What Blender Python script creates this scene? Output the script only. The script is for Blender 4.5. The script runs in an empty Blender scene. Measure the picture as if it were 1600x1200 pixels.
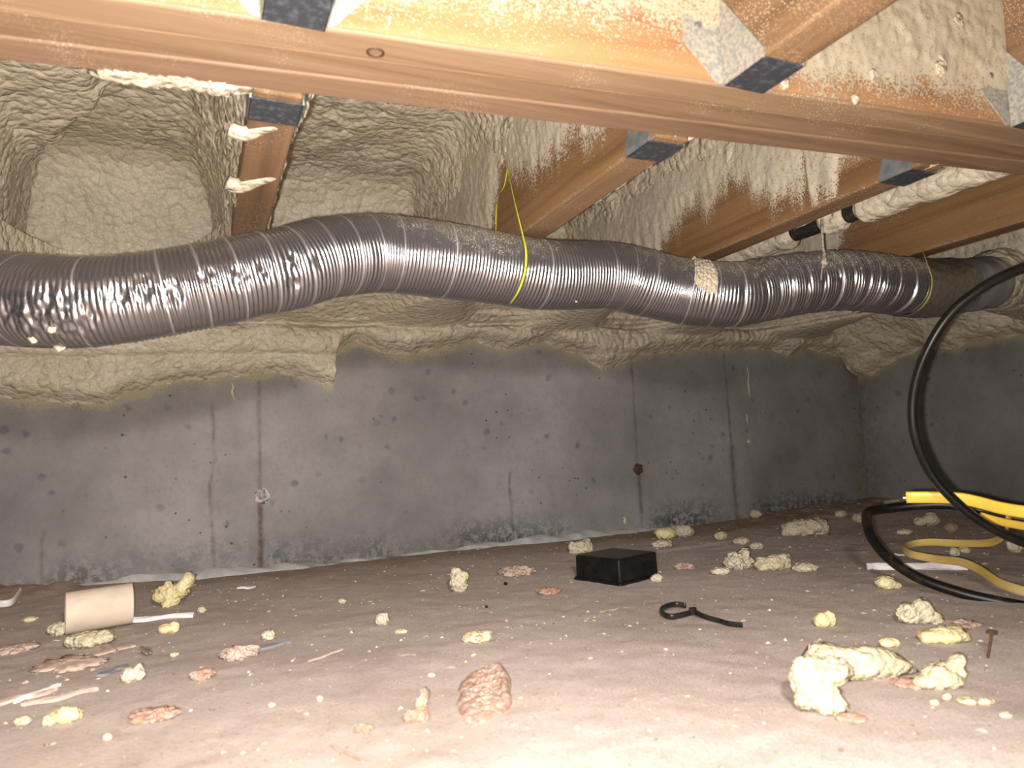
import bpy, bmesh, math, random
import numpy as np
from mathutils import Vector, Matrix

# ------------------------------------------------------------------ camera, light, exposure
scene = bpy.context.scene
F, CX, CY, CAMZ = 1109.0, 800.0, 600.0, 0.22
vj = np.array([310.0, 735.0]); hs = -0.048
_px = (F * F + (vj[1] - CY) ** 2 - hs * vj[0] * (vj[1] - CY) - (vj[0] - CX) * CX) / (-(vj[0] - CX) - hs * (vj[1] - CY))
vw = np.array([_px, vj[1] + hs * (_px - vj[0])])
nrm = lambda v: v / np.linalg.norm(v)
dcam = lambda x, y: np.array([(x - CX) / F, -(y - CY) / F, -1.0])
AY = nrm(dcam(*vj)); AX = dcam(*vw); AX = nrm(AX - AY * AX.dot(AY)); AZ = np.cross(AX, AY)
ROT = np.stack([AX, AY, AZ])                       # camera axes -> room axes (x along wall, y to wall, z up)
CAM = np.array([0.0, 0.0, CAMZ])

cam = bpy.data.cameras.new('camera')
cam_ob = bpy.data.objects.new('camera', cam)
scene.collection.objects.link(cam_ob)
m4 = Matrix([list(ROT[i]) + [CAM[i]] for i in range(3)] + [[0, 0, 0, 1]])
cam_ob.matrix_world = m4
cam.sensor_width = 36.0
cam.lens = F / 1600 * 36
cam.clip_start = 0.01
cam.dof.use_dof = True
cam.dof.focus_distance = 1.25
cam.dof.aperture_fstop = 7.0
scene.camera = cam_ob

scene.view_settings.view_transform = 'Standard'
scene.view_settings.look = 'None'
scene.view_settings.gamma = 1
scene.view_settings.use_curve_mapping = False
scene.view_settings.exposure = 0.0

world = bpy.data.worlds.new('crawl_space_dark')
scene.world = world
world.use_nodes = True
world.node_tree.nodes['Background'].inputs[0].default_value = (0.9, 0.85, 0.8, 1)
world.node_tree.nodes['Background'].inputs[1].default_value = 0.02

def point_light(name, offset, watts, radius, col):
    l = bpy.data.lights.new(name, 'POINT')
    l.energy = watts; l.shadow_soft_size = radius; l.color = col
    o = bpy.data.objects.new(name, l)
    scene.collection.objects.link(o)
    o.location = Vector(CAM + ROT @ np.array(offset))
    return o
point_light('phone_flash', (-0.014, -0.006, 0.0), 57.0, 0.004, (1.0, 0.96, 0.915))
def fill_spot(loc, aim, watts, angle, col):
    l = bpy.data.lights.new('fill_spot', 'SPOT'); l.energy = watts; l.shadow_soft_size = 0.03; l.color = col
    l.spot_size = math.radians(angle); l.spot_blend = 1.0
    o = bpy.data.objects.new('fill_spot', l); scene.collection.objects.link(o); o.location = loc
    o.rotation_euler = (Vector(aim) - Vector(loc)).to_track_quat('-Z', 'Y').to_euler()
# added fill spot above and behind the camera, tipped down to brighten the floor
fill_spot((0.06, -0.12, 0.46), (0.14, 0.66, 0.0), 56.0, 108, (1.0, 0.955, 0.92))

# ------------------------------------------------------------------ measuring helpers
def ray(x, y): return ROT @ nrm(dcam(x, y))
def on(x, y, axis, val):
    r = ray(x, y); return CAM + r * ((val - CAM[axis]) / r[axis])
def fl(x, y, z=0.0): return on(x, y, 2, z)
def at(x, y, depth): return CAM + ROT @ (dcam(x, y) * depth)
def depth_of(p): return float(-(ROT.T @ (np.array(p) - CAM))[2])

# ------------------------------------------------------------------ numpy noise
def _h(i, j, k, s):
    with np.errstate(over='ignore'):
        n = (i.astype(np.uint32) * np.uint32(374761393) + j.astype(np.uint32) * np.uint32(668265263)
             + k.astype(np.uint32) * np.uint32(2147483647 - 5913) + np.uint32(s * 974711 + 12345))
        n = (n ^ (n >> np.uint32(13))) * np.uint32(1274126177)
        n = (n ^ (n >> np.uint32(16))) * np.uint32(2246822519)
        n = n ^ (n >> np.uint32(15))
    return n.astype(np.float64) / 4294967295.0
def vn(P, s=0):
    I = np.floor(P).astype(np.int64); f = P - I; f = f * f * (3 - 2 * f)
    r = 0
    for a in (0, 1):
        wa = f[:, 0] if a else 1 - f[:, 0]
        for b in (0, 1):
            wb = f[:, 1] if b else 1 - f[:, 1]
            for c in (0, 1):
                wc = f[:, 2] if c else 1 - f[:, 2]
                r = r + wa * wb * wc * _h(I[:, 0] + a, I[:, 1] + b, I[:, 2] + c, s)
    return r * 2 - 1
def fbm(P, octv=3, s=0):
    r = 0; a = 1.0; t = 0
    for o in range(octv):
        r = r + a * vn(P * 2 ** o + o * 17.3, s + o); t += a; a *= 0.5
    return r / t
def cell(P, s=0):
    I = np.floor(P).astype(np.int64)
    f1 = np.full(len(P), 9.0)
    for a in (-1, 0, 1):
        for b in (-1, 0, 1):
            for c in (-1, 0, 1):
                i, j, k = I[:, 0] + a, I[:, 1] + b, I[:, 2] + c
                d = ((i + _h(i, j, k, s) - P[:, 0]) ** 2 + (j + _h(i, j, k, s + 7) - P[:, 1]) ** 2
                     + (k + _h(i, j, k, s + 13) - P[:, 2]) ** 2)
                f1 = np.minimum(f1, d)
    return np.sqrt(f1)
def sstep(a, b, x):
    t = np.clip((x - a) / (b - a), 0, 1); return t * t * (3 - 2 * t)
def pillow(P, s):
    d = cell(P, s); return np.sqrt(np.clip(1 - (d / 0.86) ** 2, 0, 1))
def foam_relief(P, s=0, smooth=None, stretch=(1, 1, 1), amp=1.0):
    """blobby skin of sprayed foam: swells, pillows and small wrinkles (metres)"""
    S = np.array(stretch)
    W = np.stack([fbm(P * 30, 2, s + 31), fbm(P * 30, 2, s + 32), fbm(P * 30, 2, s + 33)], 1)
    Q = (P + W * 0.006) * S
    d = 0.009 * fbm(P * 9, 2, s)
    k = sstep(-0.6, 0.2, fbm(P * 7, 2, s + 5))
    if smooth is not None: k = k * (1 - smooth); amp = amp * (1 - 0.6 * smooth)
    d = d + amp * (0.0085 * pillow(Q * 44, s + 2) * (0.35 + 0.65 * k) + 0.0030 * pillow(Q * 84 + W, s + 3) * (0.35 + 0.65 * k))
    d = d + amp * k * 0.010 * np.clip(pillow(Q * 30 + 7.7, s + 9) - 0.55, 0, 1) * sstep(0.1, 0.4, fbm(P * 16, 2, s + 8))
    return d + amp * 0.0012 * fbm(Q * 200, 2, s + 4)

# ------------------------------------------------------------------ mesh helpers
def link(o, parent=None):
    scene.collection.objects.link(o)
    if parent is not None: o.parent = parent
    return o
def tag(o, label=None, cat=None, group=None, kind=None):
    if label: o['label'] = label
    if cat: o['category'] = cat
    if group: o['group'] = group
    if kind: o['kind'] = kind
    return o
def empty(name, loc, label=None, cat=None, group=None, rotz=0.0, kind=None):
    o = bpy.data.objects.new(name, None); o.empty_display_size = 0.05
    o.location = Vector(loc); o.rotation_euler = (0, 0, rotz)
    link(o); tag(o, label, cat, group, kind); return o
def np_mesh(name, V, Fc, mat, parent=None, smooth=True, attrs=None):
    me = bpy.data.meshes.new(name)
    V = np.asarray(V, dtype=np.float32); Fc = np.asarray(Fc, dtype=np.int32)
    n, k = Fc.shape
    me.vertices.add(len(V)); me.vertices.foreach_set('co', V.ravel())
    me.loops.add(n * k); me.loops.foreach_set('vertex_index', Fc.ravel())
    me.polygons.add(n); me.polygons.foreach_set('loop_start', np.arange(0, n * k, k, dtype=np.int32))
    me.polygons.foreach_set('loop_total', np.full(n, k, dtype=np.int32))
    me.polygons.foreach_set('use_smooth', np.full(n, smooth, dtype=bool))
    me.update(calc_edges=True)
    if attrs:
        for an, av in attrs.items():
            a = me.attributes.new(an, 'FLOAT', 'POINT'); a.data.foreach_set('value', np.asarray(av, dtype=np.float32))
    me.materials.append(mat)
    return link(bpy.data.objects.new(name, me), parent)
def grid_faces(nu, nv, flip=False, closed=False):
    cols = nv if closed else nv - 1
    i = np.arange(nu - 1)[:, None]; j = np.arange(cols)[None, :]
    j2 = (j + 1) % nv
    a = i * nv + j; b = (i + 1) * nv + j; c = (i + 1) * nv + j2; d = i * nv + j2
    q = np.stack([a, b, c, d] if not flip else [a, d, c, b], -1)
    return q.reshape(-1, 4)
def grid_normals(V, nu, nv):
    G = V.reshape(nu, nv, 3)
    du = np.gradient(G, axis=0); dv = np.gradient(G, axis=1)
    n = np.cross(du, dv); n /= np.linalg.norm(n, axis=2, keepdims=True) + 1e-12
    return n.reshape(-1, 3)
def bm_obj(name, bm, mat, parent=None, smooth=False):
    me = bpy.data.meshes.new(name)
    bmesh.ops.recalc_face_normals(bm, faces=bm.faces)
    for f in bm.faces: f.smooth = smooth
    bm.to_mesh(me); bm.free(); me.materials.append(mat)
    return link(bpy.data.objects.new(name, me), parent)
def box_bm(lo, hi, bevel=0.0, seg=2, bm=None):
    own = bm is None
    bm = bm or bmesh.new()
    r = bmesh.ops.create_cube(bm, size=1.0)
    lo = Vector(lo); hi = Vector(hi)
    for v in r['verts']:
        v.co = Vector([lo[i] + (v.co[i] + 0.5) * (hi[i] - lo[i]) for i in range(3)])
    if bevel:
        es = list({e for v in r['verts'] for e in v.link_edges})
        bmesh.ops.bevel(bm, geom=es, offset=bevel, segments=seg, affect='EDGES', profile=0.5)
    return bm
def catmull(pts, n, extra=None):
    P = np.asarray(pts, float); m = len(P)
    ext = np.vstack([2 * P[0] - P[1], P, 2 * P[-1] - P[-2]])
    T = np.linspace(0, m - 1 - 1e-6, max(n, 8 * m)); i = T.astype(int); t = (T - i)[:, None]
    a, b, c, d = ext[i], ext[i + 1], ext[i + 2], ext[i + 3]
    C = 0.5 * ((2 * b) + (-a + c) * t + (2 * a - 5 * b + 4 * c - d) * t ** 2 + (-a + 3 * b - 3 * c + d) * t ** 3)
    L = np.concatenate([[0], np.cumsum(np.linalg.norm(np.diff(C[:, :3], axis=0), axis=1))])
    s = np.linspace(0, L[-1], n)
    return np.stack([np.interp(s, L, C[:, k]) for k in range(C.shape[1])], 1), s
def frames(C, up=(0, 0, 1)):
    T = np.gradient(C, axis=0); T /= np.linalg.norm(T, axis=1, keepdims=True)
    u = np.array(up, float); N = []
    for t in T:
        v = u - t * u.dot(t); v = nrm(v); N.append(v); u = v
    N = np.array(N); B = np.cross(T, N)
    return T, N, B
def tube(name, pts, r, mat, parent=None, n=60, seg=12, up=(0, 0, 1), prof=None, caps=True, fixed=False):
    """swept tube; r a number or one per control point; prof = (a, b) half sizes of a flat oval"""
    pts = np.asarray(pts, float)
    rr = np.full(len(pts), r) if np.isscalar(r) else np.asarray(r, float)
    C, s = catmull(np.hstack([pts, rr[:, None]]), n)
    R = C[:, 3]; C = C[:, :3]
    T, N, B = frames(C, up)
    if fixed:
        U = np.array(up, float); N = U - T * (T @ U)[:, None]; N /= np.linalg.norm(N, axis=1, keepdims=True); B = np.cross(T, N)
    th = np.linspace(0, 2 * math.pi, seg, endpoint=False)
    ca, sa = np.cos(th), np.sin(th)
    if prof is not None:
        a, b = prof
        ca = np.sign(ca) * np.abs(ca) ** 0.7 * a; sa = np.sign(sa) * np.abs(sa) ** 0.7 * b
    V = C[:, None, :] + R[:, None, None] * (ca[None, :, None] * N[:, None, :] + sa[None, :, None] * B[:, None, :])
    V = V.reshape(-1, 3); Fq = grid_faces(n, seg, closed=True)
    if caps:
        nV = len(V); kc = 0.15 * (min(prof) if prof is not None else 1.0); V = np.vstack([V, C[0] - T[0] * R[0] * kc, C[-1] + T[-1] * R[-1] * kc])
        j = np.arange(seg); j2 = (j + 1) % seg
        c0 = np.stack([np.full(seg, nV), j, j2, np.full(seg, nV)], 1)
        o = (n - 1) * seg
        c1 = np.stack([np.full(seg, nV + 1), o + j2, o + j, np.full(seg, nV + 1)], 1)
        # triangles as degenerate-free: build through bmesh for the caps
        me = bpy.data.meshes.new(name)
        faces = [tuple(q) for q in Fq] + [tuple(q[:3]) for q in c0] + [tuple(q[:3]) for q in c1]
        me.from_pydata([tuple(v) for v in V], [], faces)
        for p in me.polygons: p.use_smooth = True
        me.materials.append(mat)
        bm = bmesh.new(); bm.from_mesh(me); bmesh.ops.recalc_face_normals(bm, faces=bm.faces); bm.to_mesh(me); bm.free()
        return link(bpy.data.objects.new(name, me), parent)
    return np_mesh(name, V, Fq, mat, parent)

# ------------------------------------------------------------------ materials
class NT:
    def __init__(s, name):
        s.m = bpy.data.materials.new(name); s.m.use_nodes = True
        s.t = s.m.node_tree; s.b = s.t.nodes['Principled BSDF']
        s.co = s.t.nodes.new('ShaderNodeTexCoord'); s.geo = s.t.nodes.new('ShaderNodeNewGeometry')
        s.pos = s.geo.outputs['Position']
    def l(s, a, b): s.t.links.new(a, b)
    def node(s, k, **kw):
        n = s.t.nodes.new('ShaderNode' + k)
        for a, v in kw.items(): setattr(n, a, v)
        return n
    def scaled(s, vec, sc):
        n = s.node('VectorMath', operation='MULTIPLY'); s.l(vec, n.inputs[0]); n.inputs[1].default_value = sc; return n.outputs[0]
    def noise(s, scale, detail=4, rough=0.55, vec=None, dist=0.0):
        n = s.node('TexNoise'); n.inputs['Scale'].default_value = scale; n.inputs['Detail'].default_value = detail
        n.inputs['Roughness'].default_value = rough; n.inputs['Distortion'].default_value = dist
        s.l(vec if vec is not None else s.pos, n.inputs['Vector']); return n.outputs['Fac']
    def voro(s, scale, vec=None, feature='F1', rnd=1.0):
        n = s.node('TexVoronoi', feature=feature); n.inputs['Scale'].default_value = scale; n.inputs['Randomness'].default_value = rnd
        s.l(vec if vec is not None else s.pos, n.inputs['Vector']); return n.outputs['Distance']
    def rng(s, v, a, b, c=0.0, d=1.0):
        n = s.node('MapRange'); s.l(v, n.inputs['Value'])
        for k, x in zip(('From Min', 'From Max', 'To Min', 'To Max'), (a, b, c, d)): n.inputs[k].default_value = x
        return n.outputs[0]
    def math(s, op, a, b):
        n = s.node('Math', operation=op, use_clamp=False)
        for i, x in enumerate((a, b)):
            if hasattr(x, 'is_linked') or hasattr(x, 'links'): s.l(x, n.inputs[i])
            else: n.inputs[i].default_value = x
        return n.outputs[0]
    def mix(s, fac, a, b):
        n = s.node('Mix', data_type='RGBA')
        if hasattr(fac, 'links'): s.l(fac, n.inputs['Factor'])
        else: n.inputs['Factor'].default_value = fac
        for k, x in ((6, a), (7, b)):
            if hasattr(x, 'links'): s.l(x, n.inputs[k])
            else: n.inputs[k].default_value = (*x, 1)
        return n.outputs[2]
    def ramp(s, fac, stops):
        n = s.node('ValToRGB'); e = n.color_ramp.elements
        while len(e) < len(stops): e.new(0.5)
        for el, (p, c) in zip(e, stops): el.position = p; el.color = (*c, 1)
        s.l(fac, n.inputs[0]); return n.outputs[0]
    def attr(s, name):
        n = s.node('Attribute', attribute_name=name); return n.outputs['Fac']
    def xyz(s):
        n = s.node('SeparateXYZ'); s.l(s.pos, n.inputs[0]); return n.outputs
    def bump(s, h, strength, dist, prev=None):
        n = s.node('Bump'); n.inputs['Strength'].default_value = strength; n.inputs['Distance'].default_value = dist
        s.l(h, n.inputs['Height'])
        if prev is not None: s.l(prev, n.inputs['Normal'])
        s.l(n.outputs[0], s.b.inputs['Normal']); return n.outputs[0]
    def out(s, col=None, rough=None, metal=None, spec=None):
        for k, x in (('Base Color', col), ('Roughness', rough), ('Metallic', metal), ('Specular IOR Level', spec)):
            if x is None: continue
            if hasattr(x, 'links'): s.l(x, s.b.inputs[k])
            else: s.b.inputs[k].default_value = (*x, 1) if isinstance(x, tuple) else x
        return s.m

def foam_mat(name, base=(0.47, 0.405, 0.30), pale=(0.55, 0.48, 0.365), tint=(0.48, 0.415, 0.28), bs=66, bstr=0.6):
    t = NT(name)
    c = t.mix(t.rng(t.noise(14, 4), 0.35, 0.68), base, pale)
    c = t.mix(t.rng(t.noise(5, 3), 0.5, 0.72, 0, 0.6), c, tint)
    wv = t.node('VectorMath', operation='ADD'); cm = t.node('CombineXYZ'); t.l(t.pos, wv.inputs[0])
    for k, sc in enumerate((38, 45, 52)): t.l(t.rng(t.noise(sc, 2), 0, 1, -0.0055, 0.0055), cm.inputs[k])
    t.l(cm.outputs[0], wv.inputs[1])
    b1 = t.math('POWER', t.rng(t.voro(bs, wv.outputs[0]), 0.0, 0.85, 0, 1), 2.0); b2 = t.math('POWER', t.rng(t.voro(bs * 2.1, wv.outputs[0]), 0.0, 0.85, 0, 1), 2.0)
    hgt = t.math('SUBTRACT', 1.0, t.math('ADD', b1, t.math('MULTIPLY', b2, 0.35)))
    t.bump(hgt, bstr, 0.006, t.bump(t.noise(420, 3), 0.25, 0.002))
    return t.out(c, 0.45, 0.0, 0.45)
M_FOAM = foam_mat('spray_foam')
M_CHUNK = foam_mat('foam_chunk', (0.43, 0.365, 0.235), (0.52, 0.46, 0.325), (0.46, 0.385, 0.215), 130, 0.45)
M_CHUNK_DUSTY = foam_mat('foam_chunk_dusty', (0.42, 0.35, 0.25), (0.54, 0.47, 0.345), (0.42, 0.345, 0.24), 150, 0.5)
M_CHUNK_YELLOW = foam_mat('foam_chunk_yellow', (0.56, 0.47, 0.24), (0.62, 0.55, 0.32), (0.52, 0.42, 0.20), 130, 0.35)

def wood_mat(name, axis, dark, mid, light, speck=0.0, seed=0.0):
    t = NT(name)
    st = {0: (1.6, 46, 46), 1: (46, 1.6, 46), 2: (46, 46, 1.6)}[axis]
    v = t.scaled(t.pos, st)
    g = t.noise(1.0, 6, 0.6, v, 0.5)
    g2 = t.noise(4.2, 3, 0.5, v)
    c = t.ramp(g, [(0.30, dark), (0.50, mid), (0.72, light)])
    c = t.mix(t.rng(g2, 0.35, 0.75, 0, 0.45), c, dark)
    if speck:
        d = t.voro(430); n = t.noise(9, 3)
        m = t.math('MULTIPLY', t.rng(d, 0.20, 0.30, 1, 0), t.rng(n, 0.62 - speck * 0.3, 0.75 - speck * 0.2))
        c = t.mix(m, c, (0.62, 0.52, 0.36))
    t.bump(g, 0.25, 0.002)
    return t.out(c, 0.6, 0.0, 0.3)
M_JOIST = wood_mat('joist_wood', 1, (0.125, 0.070, 0.036), (0.205, 0.118, 0.058), (0.26, 0.155, 0.08), 0.7)
M_PLY = [wood_mat('beam_ply_%s' % n, 0, a, b, c, 0.35) for n, a, b, c in (
    ('front', (0.17, 0.102, 0.055), (0.25, 0.158, 0.090), (0.315, 0.212, 0.130)),
    ('middle', (0.155, 0.092, 0.050), (0.235, 0.145, 0.082), (0.295, 0.195, 0.118)),
    ('back', (0.15, 0.088, 0.050), (0.22, 0.134, 0.080), (0.28, 0.18, 0.112)))]

def concrete_mat():
    t = NT('poured_concrete')
    x = t.xyz()
    n1 = t.noise(3.0, 6, 0.6); n2 = t.noise(18, 5, 0.6)
    c = t.ramp(n1, [(0.3, (0.135, 0.126, 0.116)), (0.5, (0.215, 0.203, 0.190)), (0.72, (0.29, 0.274, 0.259))])
    c = t.mix(t.rng(n2, 0.45, 0.75, 0, 0.35), c, (0.14, 0.13, 0.12))
    c = t.mix(t.rng(t.noise(90, 4, 0.7), 0.5, 0.75, 0, 0.3), c, (0.12, 0.11, 0.10))
    # damp blotches and bug holes
    warp = t.noise(30, 3)
    vv = t.node('VectorMath', operation='ADD'); t.l(t.pos, vv.inputs[0])
    cmb = t.node('CombineXYZ')
    for k in range(3): t.l(t.rng(warp, 0, 1, -0.012, 0.012), cmb.inputs[k])
    t.l(cmb.outputs[0], vv.inputs[1])
    blot = t.math('MULTIPLY', t.rng(t.voro(19, vv.outputs[0]), 0.12, 0.20, 1, 0), t.rng(t.noise(5, 3), 0.44, 0.56))
    c = t.mix(t.math('MULTIPLY', blot, 0.6), c, (0.085, 0.083, 0.08))
    bug = t.math('MULTIPLY', t.rng(t.voro(40), 0.09, 0.13, 1, 0), t.rng(t.noise(7, 2), 0.50, 0.58))
    c = t.mix(t.math('MULTIPLY', bug, 0.8), c, (0.035, 0.033, 0.03))
    # moisture/dark efflorescence band along the footing
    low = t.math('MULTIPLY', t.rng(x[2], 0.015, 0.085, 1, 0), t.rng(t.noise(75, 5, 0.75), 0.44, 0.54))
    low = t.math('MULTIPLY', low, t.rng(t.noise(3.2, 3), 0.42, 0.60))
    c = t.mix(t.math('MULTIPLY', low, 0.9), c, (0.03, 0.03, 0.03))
    rust = t.math('MULTIPLY', t.attr('rust'), t.rng(t.noise(70, 3), 0.25, 0.6))
    c = t.mix(rust, c, (0.085, 0.045, 0.02))
    crk = t.attr('crack')
    c = t.mix(t.math('MULTIPLY', crk, t.rng(t.noise(45, 3), 0.3, 0.6, 0.2, 0.9)), c, (0.07, 0.062, 0.055))
    mist = t.math('ADD', t.attr('mist'), t.rng(t.noise(260, 3), 0.3, 0.7, -0.35, 0.35))
    c = t.mix(t.rng(mist, 0.30, 1.0, 0, 0.9), c, (0.33, 0.285, 0.165))
    t.bump(bug, -0.6, 0.004, t.bump(t.noise(160, 5, 0.65), 0.25, 0.003))
    return t.out(c, 0.75, 0.0, 0.25)
M_CONC = concrete_mat()

def floor_mat():
    t = NT('dusty_floor')
    c = t.ramp(t.noise(4.5, 6, 0.62), [(0.3, (0.38, 0.308, 0.268)), (0.5, (0.47, 0.39, 0.348)), (0.7, (0.52, 0.44, 0.40))])
    c = t.mix(t.rng(t.noise(40, 5, 0.7), 0.50, 0.72, 0, 0.3), c, (0.33, 0.245, 0.195))
    c = t.mix(t.rng(t.noise(9, 4, 0.6, None, 0.6), 0.60, 0.74, 0, 0.45), c, (0.43, 0.27, 0.205))
    c = t.mix(t.rng(t.noise(330, 3, 0.7), 0.60, 0.70, 0, 0.6), c, (0.60, 0.52, 0.45))
    c = t.mix(t.rng(t.noise(210, 4, 0.75), 0.56, 0.68, 0, 0.55), c, (0.22, 0.155, 0.12))
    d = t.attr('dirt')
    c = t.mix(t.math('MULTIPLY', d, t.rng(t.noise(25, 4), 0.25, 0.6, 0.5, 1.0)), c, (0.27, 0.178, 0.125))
    t.bump(t.noise(300, 5, 0.75), 0.75, 0.003)
    return t.out(c, 0.85, 0.0, 0.15)
M_FLOOR = floor_mat()

def duct_mat():
    t = NT('aluminium_duct')
    sp = t.attr('dust')
    d = t.voro(480); n = t.noise(70, 4, 0.7)
    m = t.math('MULTIPLY', t.rng(d, 0.34, 0.46, 1, 0), t.rng(t.math('ADD', sp, t.rng(n, 0.3, 0.7, -0.35, 0.35)), 0.35, 0.7))
    film = t.math('MULTIPLY', sp, 0.22)
    m = t.math('MAXIMUM', m, film)
    sm = t.attr('seam')
    c = t.mix(m, t.mix(sm, (0.34, 0.33, 0.34), (0.78, 0.77, 0.78)), (0.40, 0.345, 0.25))  # lock seam turns get a much paler base, a highlight streak painted in
    met = t.rng(m, 0, 1, 0.92, 0)
    rg = t.math('ADD', t.math('ADD', t.rng(m, 0, 1, 0.0, 0.3), t.math('MULTIPLY', sm, 0.2)), t.rng(t.noise(35, 3), 0.3, 0.7, 0.17, 0.27))
    t.bump(t.noise(120, 3), 0.15, 0.002)
    return t.out(c, rg, met)
M_DUCT = duct_mat()
def plain(name, col, rough=0.5, metal=0.0, spec=0.4, var=0.25, scale=30, bump=0.15, col2=None, thr=(0.35, 0.7)):
    t = NT(name)
    c2 = col2 or tuple(max(0, x * (1 - var)) for x in col)
    c = t.mix(t.rng(t.noise(scale, 4, 0.6), *thr), col, c2)
    if bump: t.bump(t.noise(scale * 6, 3), bump, 0.001)
    return t.out(c, rough, metal, spec)
M_RIGID = plain('galvanised_collar', (0.46, 0.45, 0.465), 0.4, 0.5, var=0.15, scale=60)
M_TAPE = plain('foil_tape', (0.46, 0.44, 0.40), 0.2, 0.85, var=0.5, scale=110, col2=(0.36, 0.30, 0.19), bump=1.0)
M_GALV = plain('hanger_steel', (0.17, 0.18, 0.195), 0.5, 0.5, scale=110, col2=(0.30, 0.30, 0.295), bump=0.3)
M_GALV_DUST = plain('hanger_steel_oversprayed', (0.22, 0.225, 0.215), 0.6, 0.0, scale=260, col2=(0.40, 0.355, 0.27), bump=0.6, thr=(0.40, 0.6))
M_SEAT = plain('hanger_seat_steel', (0.040, 0.044, 0.052), 0.6, 0.2, scale=130, col2=(0.13, 0.135, 0.145), bump=0.2, thr=(0.5, 0.75))
M_BLACK = plain('black_cable', (0.004, 0.004, 0.004), 0.2, 0.0, 0.4, scale=40, col2=(0.008, 0.007, 0.006), bump=0.03)
M_BLACK_DUST = plain('black_cable_dusty', (0.006, 0.005, 0.004), 0.4, 0.0, 0.25, scale=25, col2=(0.045, 0.034, 0.02), bump=0.1, thr=(0.5, 0.75))
M_BOX = plain('black_plastic', (0.003, 0.003, 0.0035), 0.3, 0.0, 0.25, scale=60, col2=(0.009, 0.009, 0.009), bump=0.03)
M_TIE = plain('black_nylon', (0.006, 0.006, 0.006), 0.4, 0.0, 0.3, scale=90, col2=(0.02, 0.019, 0.018), bump=0.1)
M_YEL = plain('yellow_cable', (0.66, 0.44, 0.055), 0.42, 0.0, 0.4, scale=30, var=0.18, bump=0.05)
M_YEL_DUST = plain('yellow_cable_dusty', (0.50, 0.33, 0.06), 0.6, 0.0, 0.3, scale=25, col2=(0.44, 0.33, 0.16), bump=0.1)
M_STRING = plain('yellow_string', (0.60, 0.60, 0.045), 0.5, 0, 0.3, bump=0)
M_STRING_DULL = plain('dull_string', (0.36, 0.35, 0.07), 0.6, 0, 0.3, bump=0)
M_TUBE = plain('beige_tube', (0.56, 0.46, 0.36), 0.7, 0.0, 0.2, scale=40, col2=(0.47, 0.385, 0.30), bump=0.15)
M_WHITE = plain('white_plastic', (0.66, 0.61, 0.60), 0.5, 0.0, 0.4, scale=60, col2=(0.50, 0.44, 0.42), bump=0.1, thr=(0.5, 0.75))
M_CLAY = plain('red_clay', (0.31, 0.19, 0.14), 0.9, 0.0, 0.1, scale=90, col2=(0.42, 0.335, 0.285), bump=1.0, thr=(0.42, 0.62))
M_CLAY_RED = plain('orange_clay', (0.33, 0.18, 0.12), 0.85, 0.0, 0.15, scale=90, col2=(0.40, 0.30, 0.25), bump=0.9, thr=(0.42, 0.65))
M_CHIP = plain('weathered_chip', (0.20, 0.15, 0.11), 0.8, 0.0, 0.15, scale=80, col2=(0.32, 0.25, 0.2), bump=0.6)
M_PALECHIP = plain('pale_chip', (0.47, 0.36, 0.29), 0.8, 0.0, 0.15, scale=80, col2=(0.36, 0.27, 0.22), bump=0.6)
M_GREYCHIP = plain('grey_chip', (0.20, 0.20, 0.21), 0.7, 0.0, 0.2, scale=60, bump=0.3)
M_STONE = plain('brown_stone', (0.30, 0.21, 0.15), 0.8, 0.0, 0.2, scale=50, bump=0.6)
M_RUST = plain('rusty_tie', (0.10, 0.05, 0.028), 0.8, 0.3, 0.3, scale=120, col2=(0.045, 0.025, 0.016), bump=0.6)
M_PALE_TIE = plain('crusted_tie', (0.50, 0.46, 0.42), 0.7, 0.2, 0.3, scale=150, col2=(0.06, 0.04, 0.03), bump=0.6, thr=(0.5, 0.6))
M_CAULK = plain('footing_grout', (0.40, 0.40, 0.39), 0.7, 0.0, 0.2, scale=30, col2=(0.28, 0.265, 0.25), bump=0.5)
M_PIPE = plain('black_pipe', (0.014, 0.013, 0.012), 0.5, 0.0, 0.4, scale=140, col2=(0.20, 0.17, 0.12), bump=0.2, thr=(0.6, 0.7))
M_SUB = plain('subfloor_board', (0.42, 0.28, 0.15), 0.8, 0, 0.2, scale=60)
M_COPPER = plain('bare_wire', (0.04, 0.035, 0.03), 0.4, 0.2, bump=0)

# ------------------------------------------------------------------ room measures
WALL_Y, WALL_X = 1.635, 1.95
JB, SUB = 0.555, 0.862          # joist bottoms, subfloor underside
JOISTS = [(-0.76, -0.715), (-0.355, -0.31), (0.045, 0.090), (0.451, 0.496), (0.822, 0.866), (1.215, 1.26), (1.62, 1.665)]
beam_y = lambda x: 0.589 - 0.0905 * x
BEAM_H = 0.0535

def poly_interp(pts):
    p = sorted(pts); xs = [a for a, _ in p]; ys = [b for _, b in p]
    return lambda x: np.interp(x, xs, ys)
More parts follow.
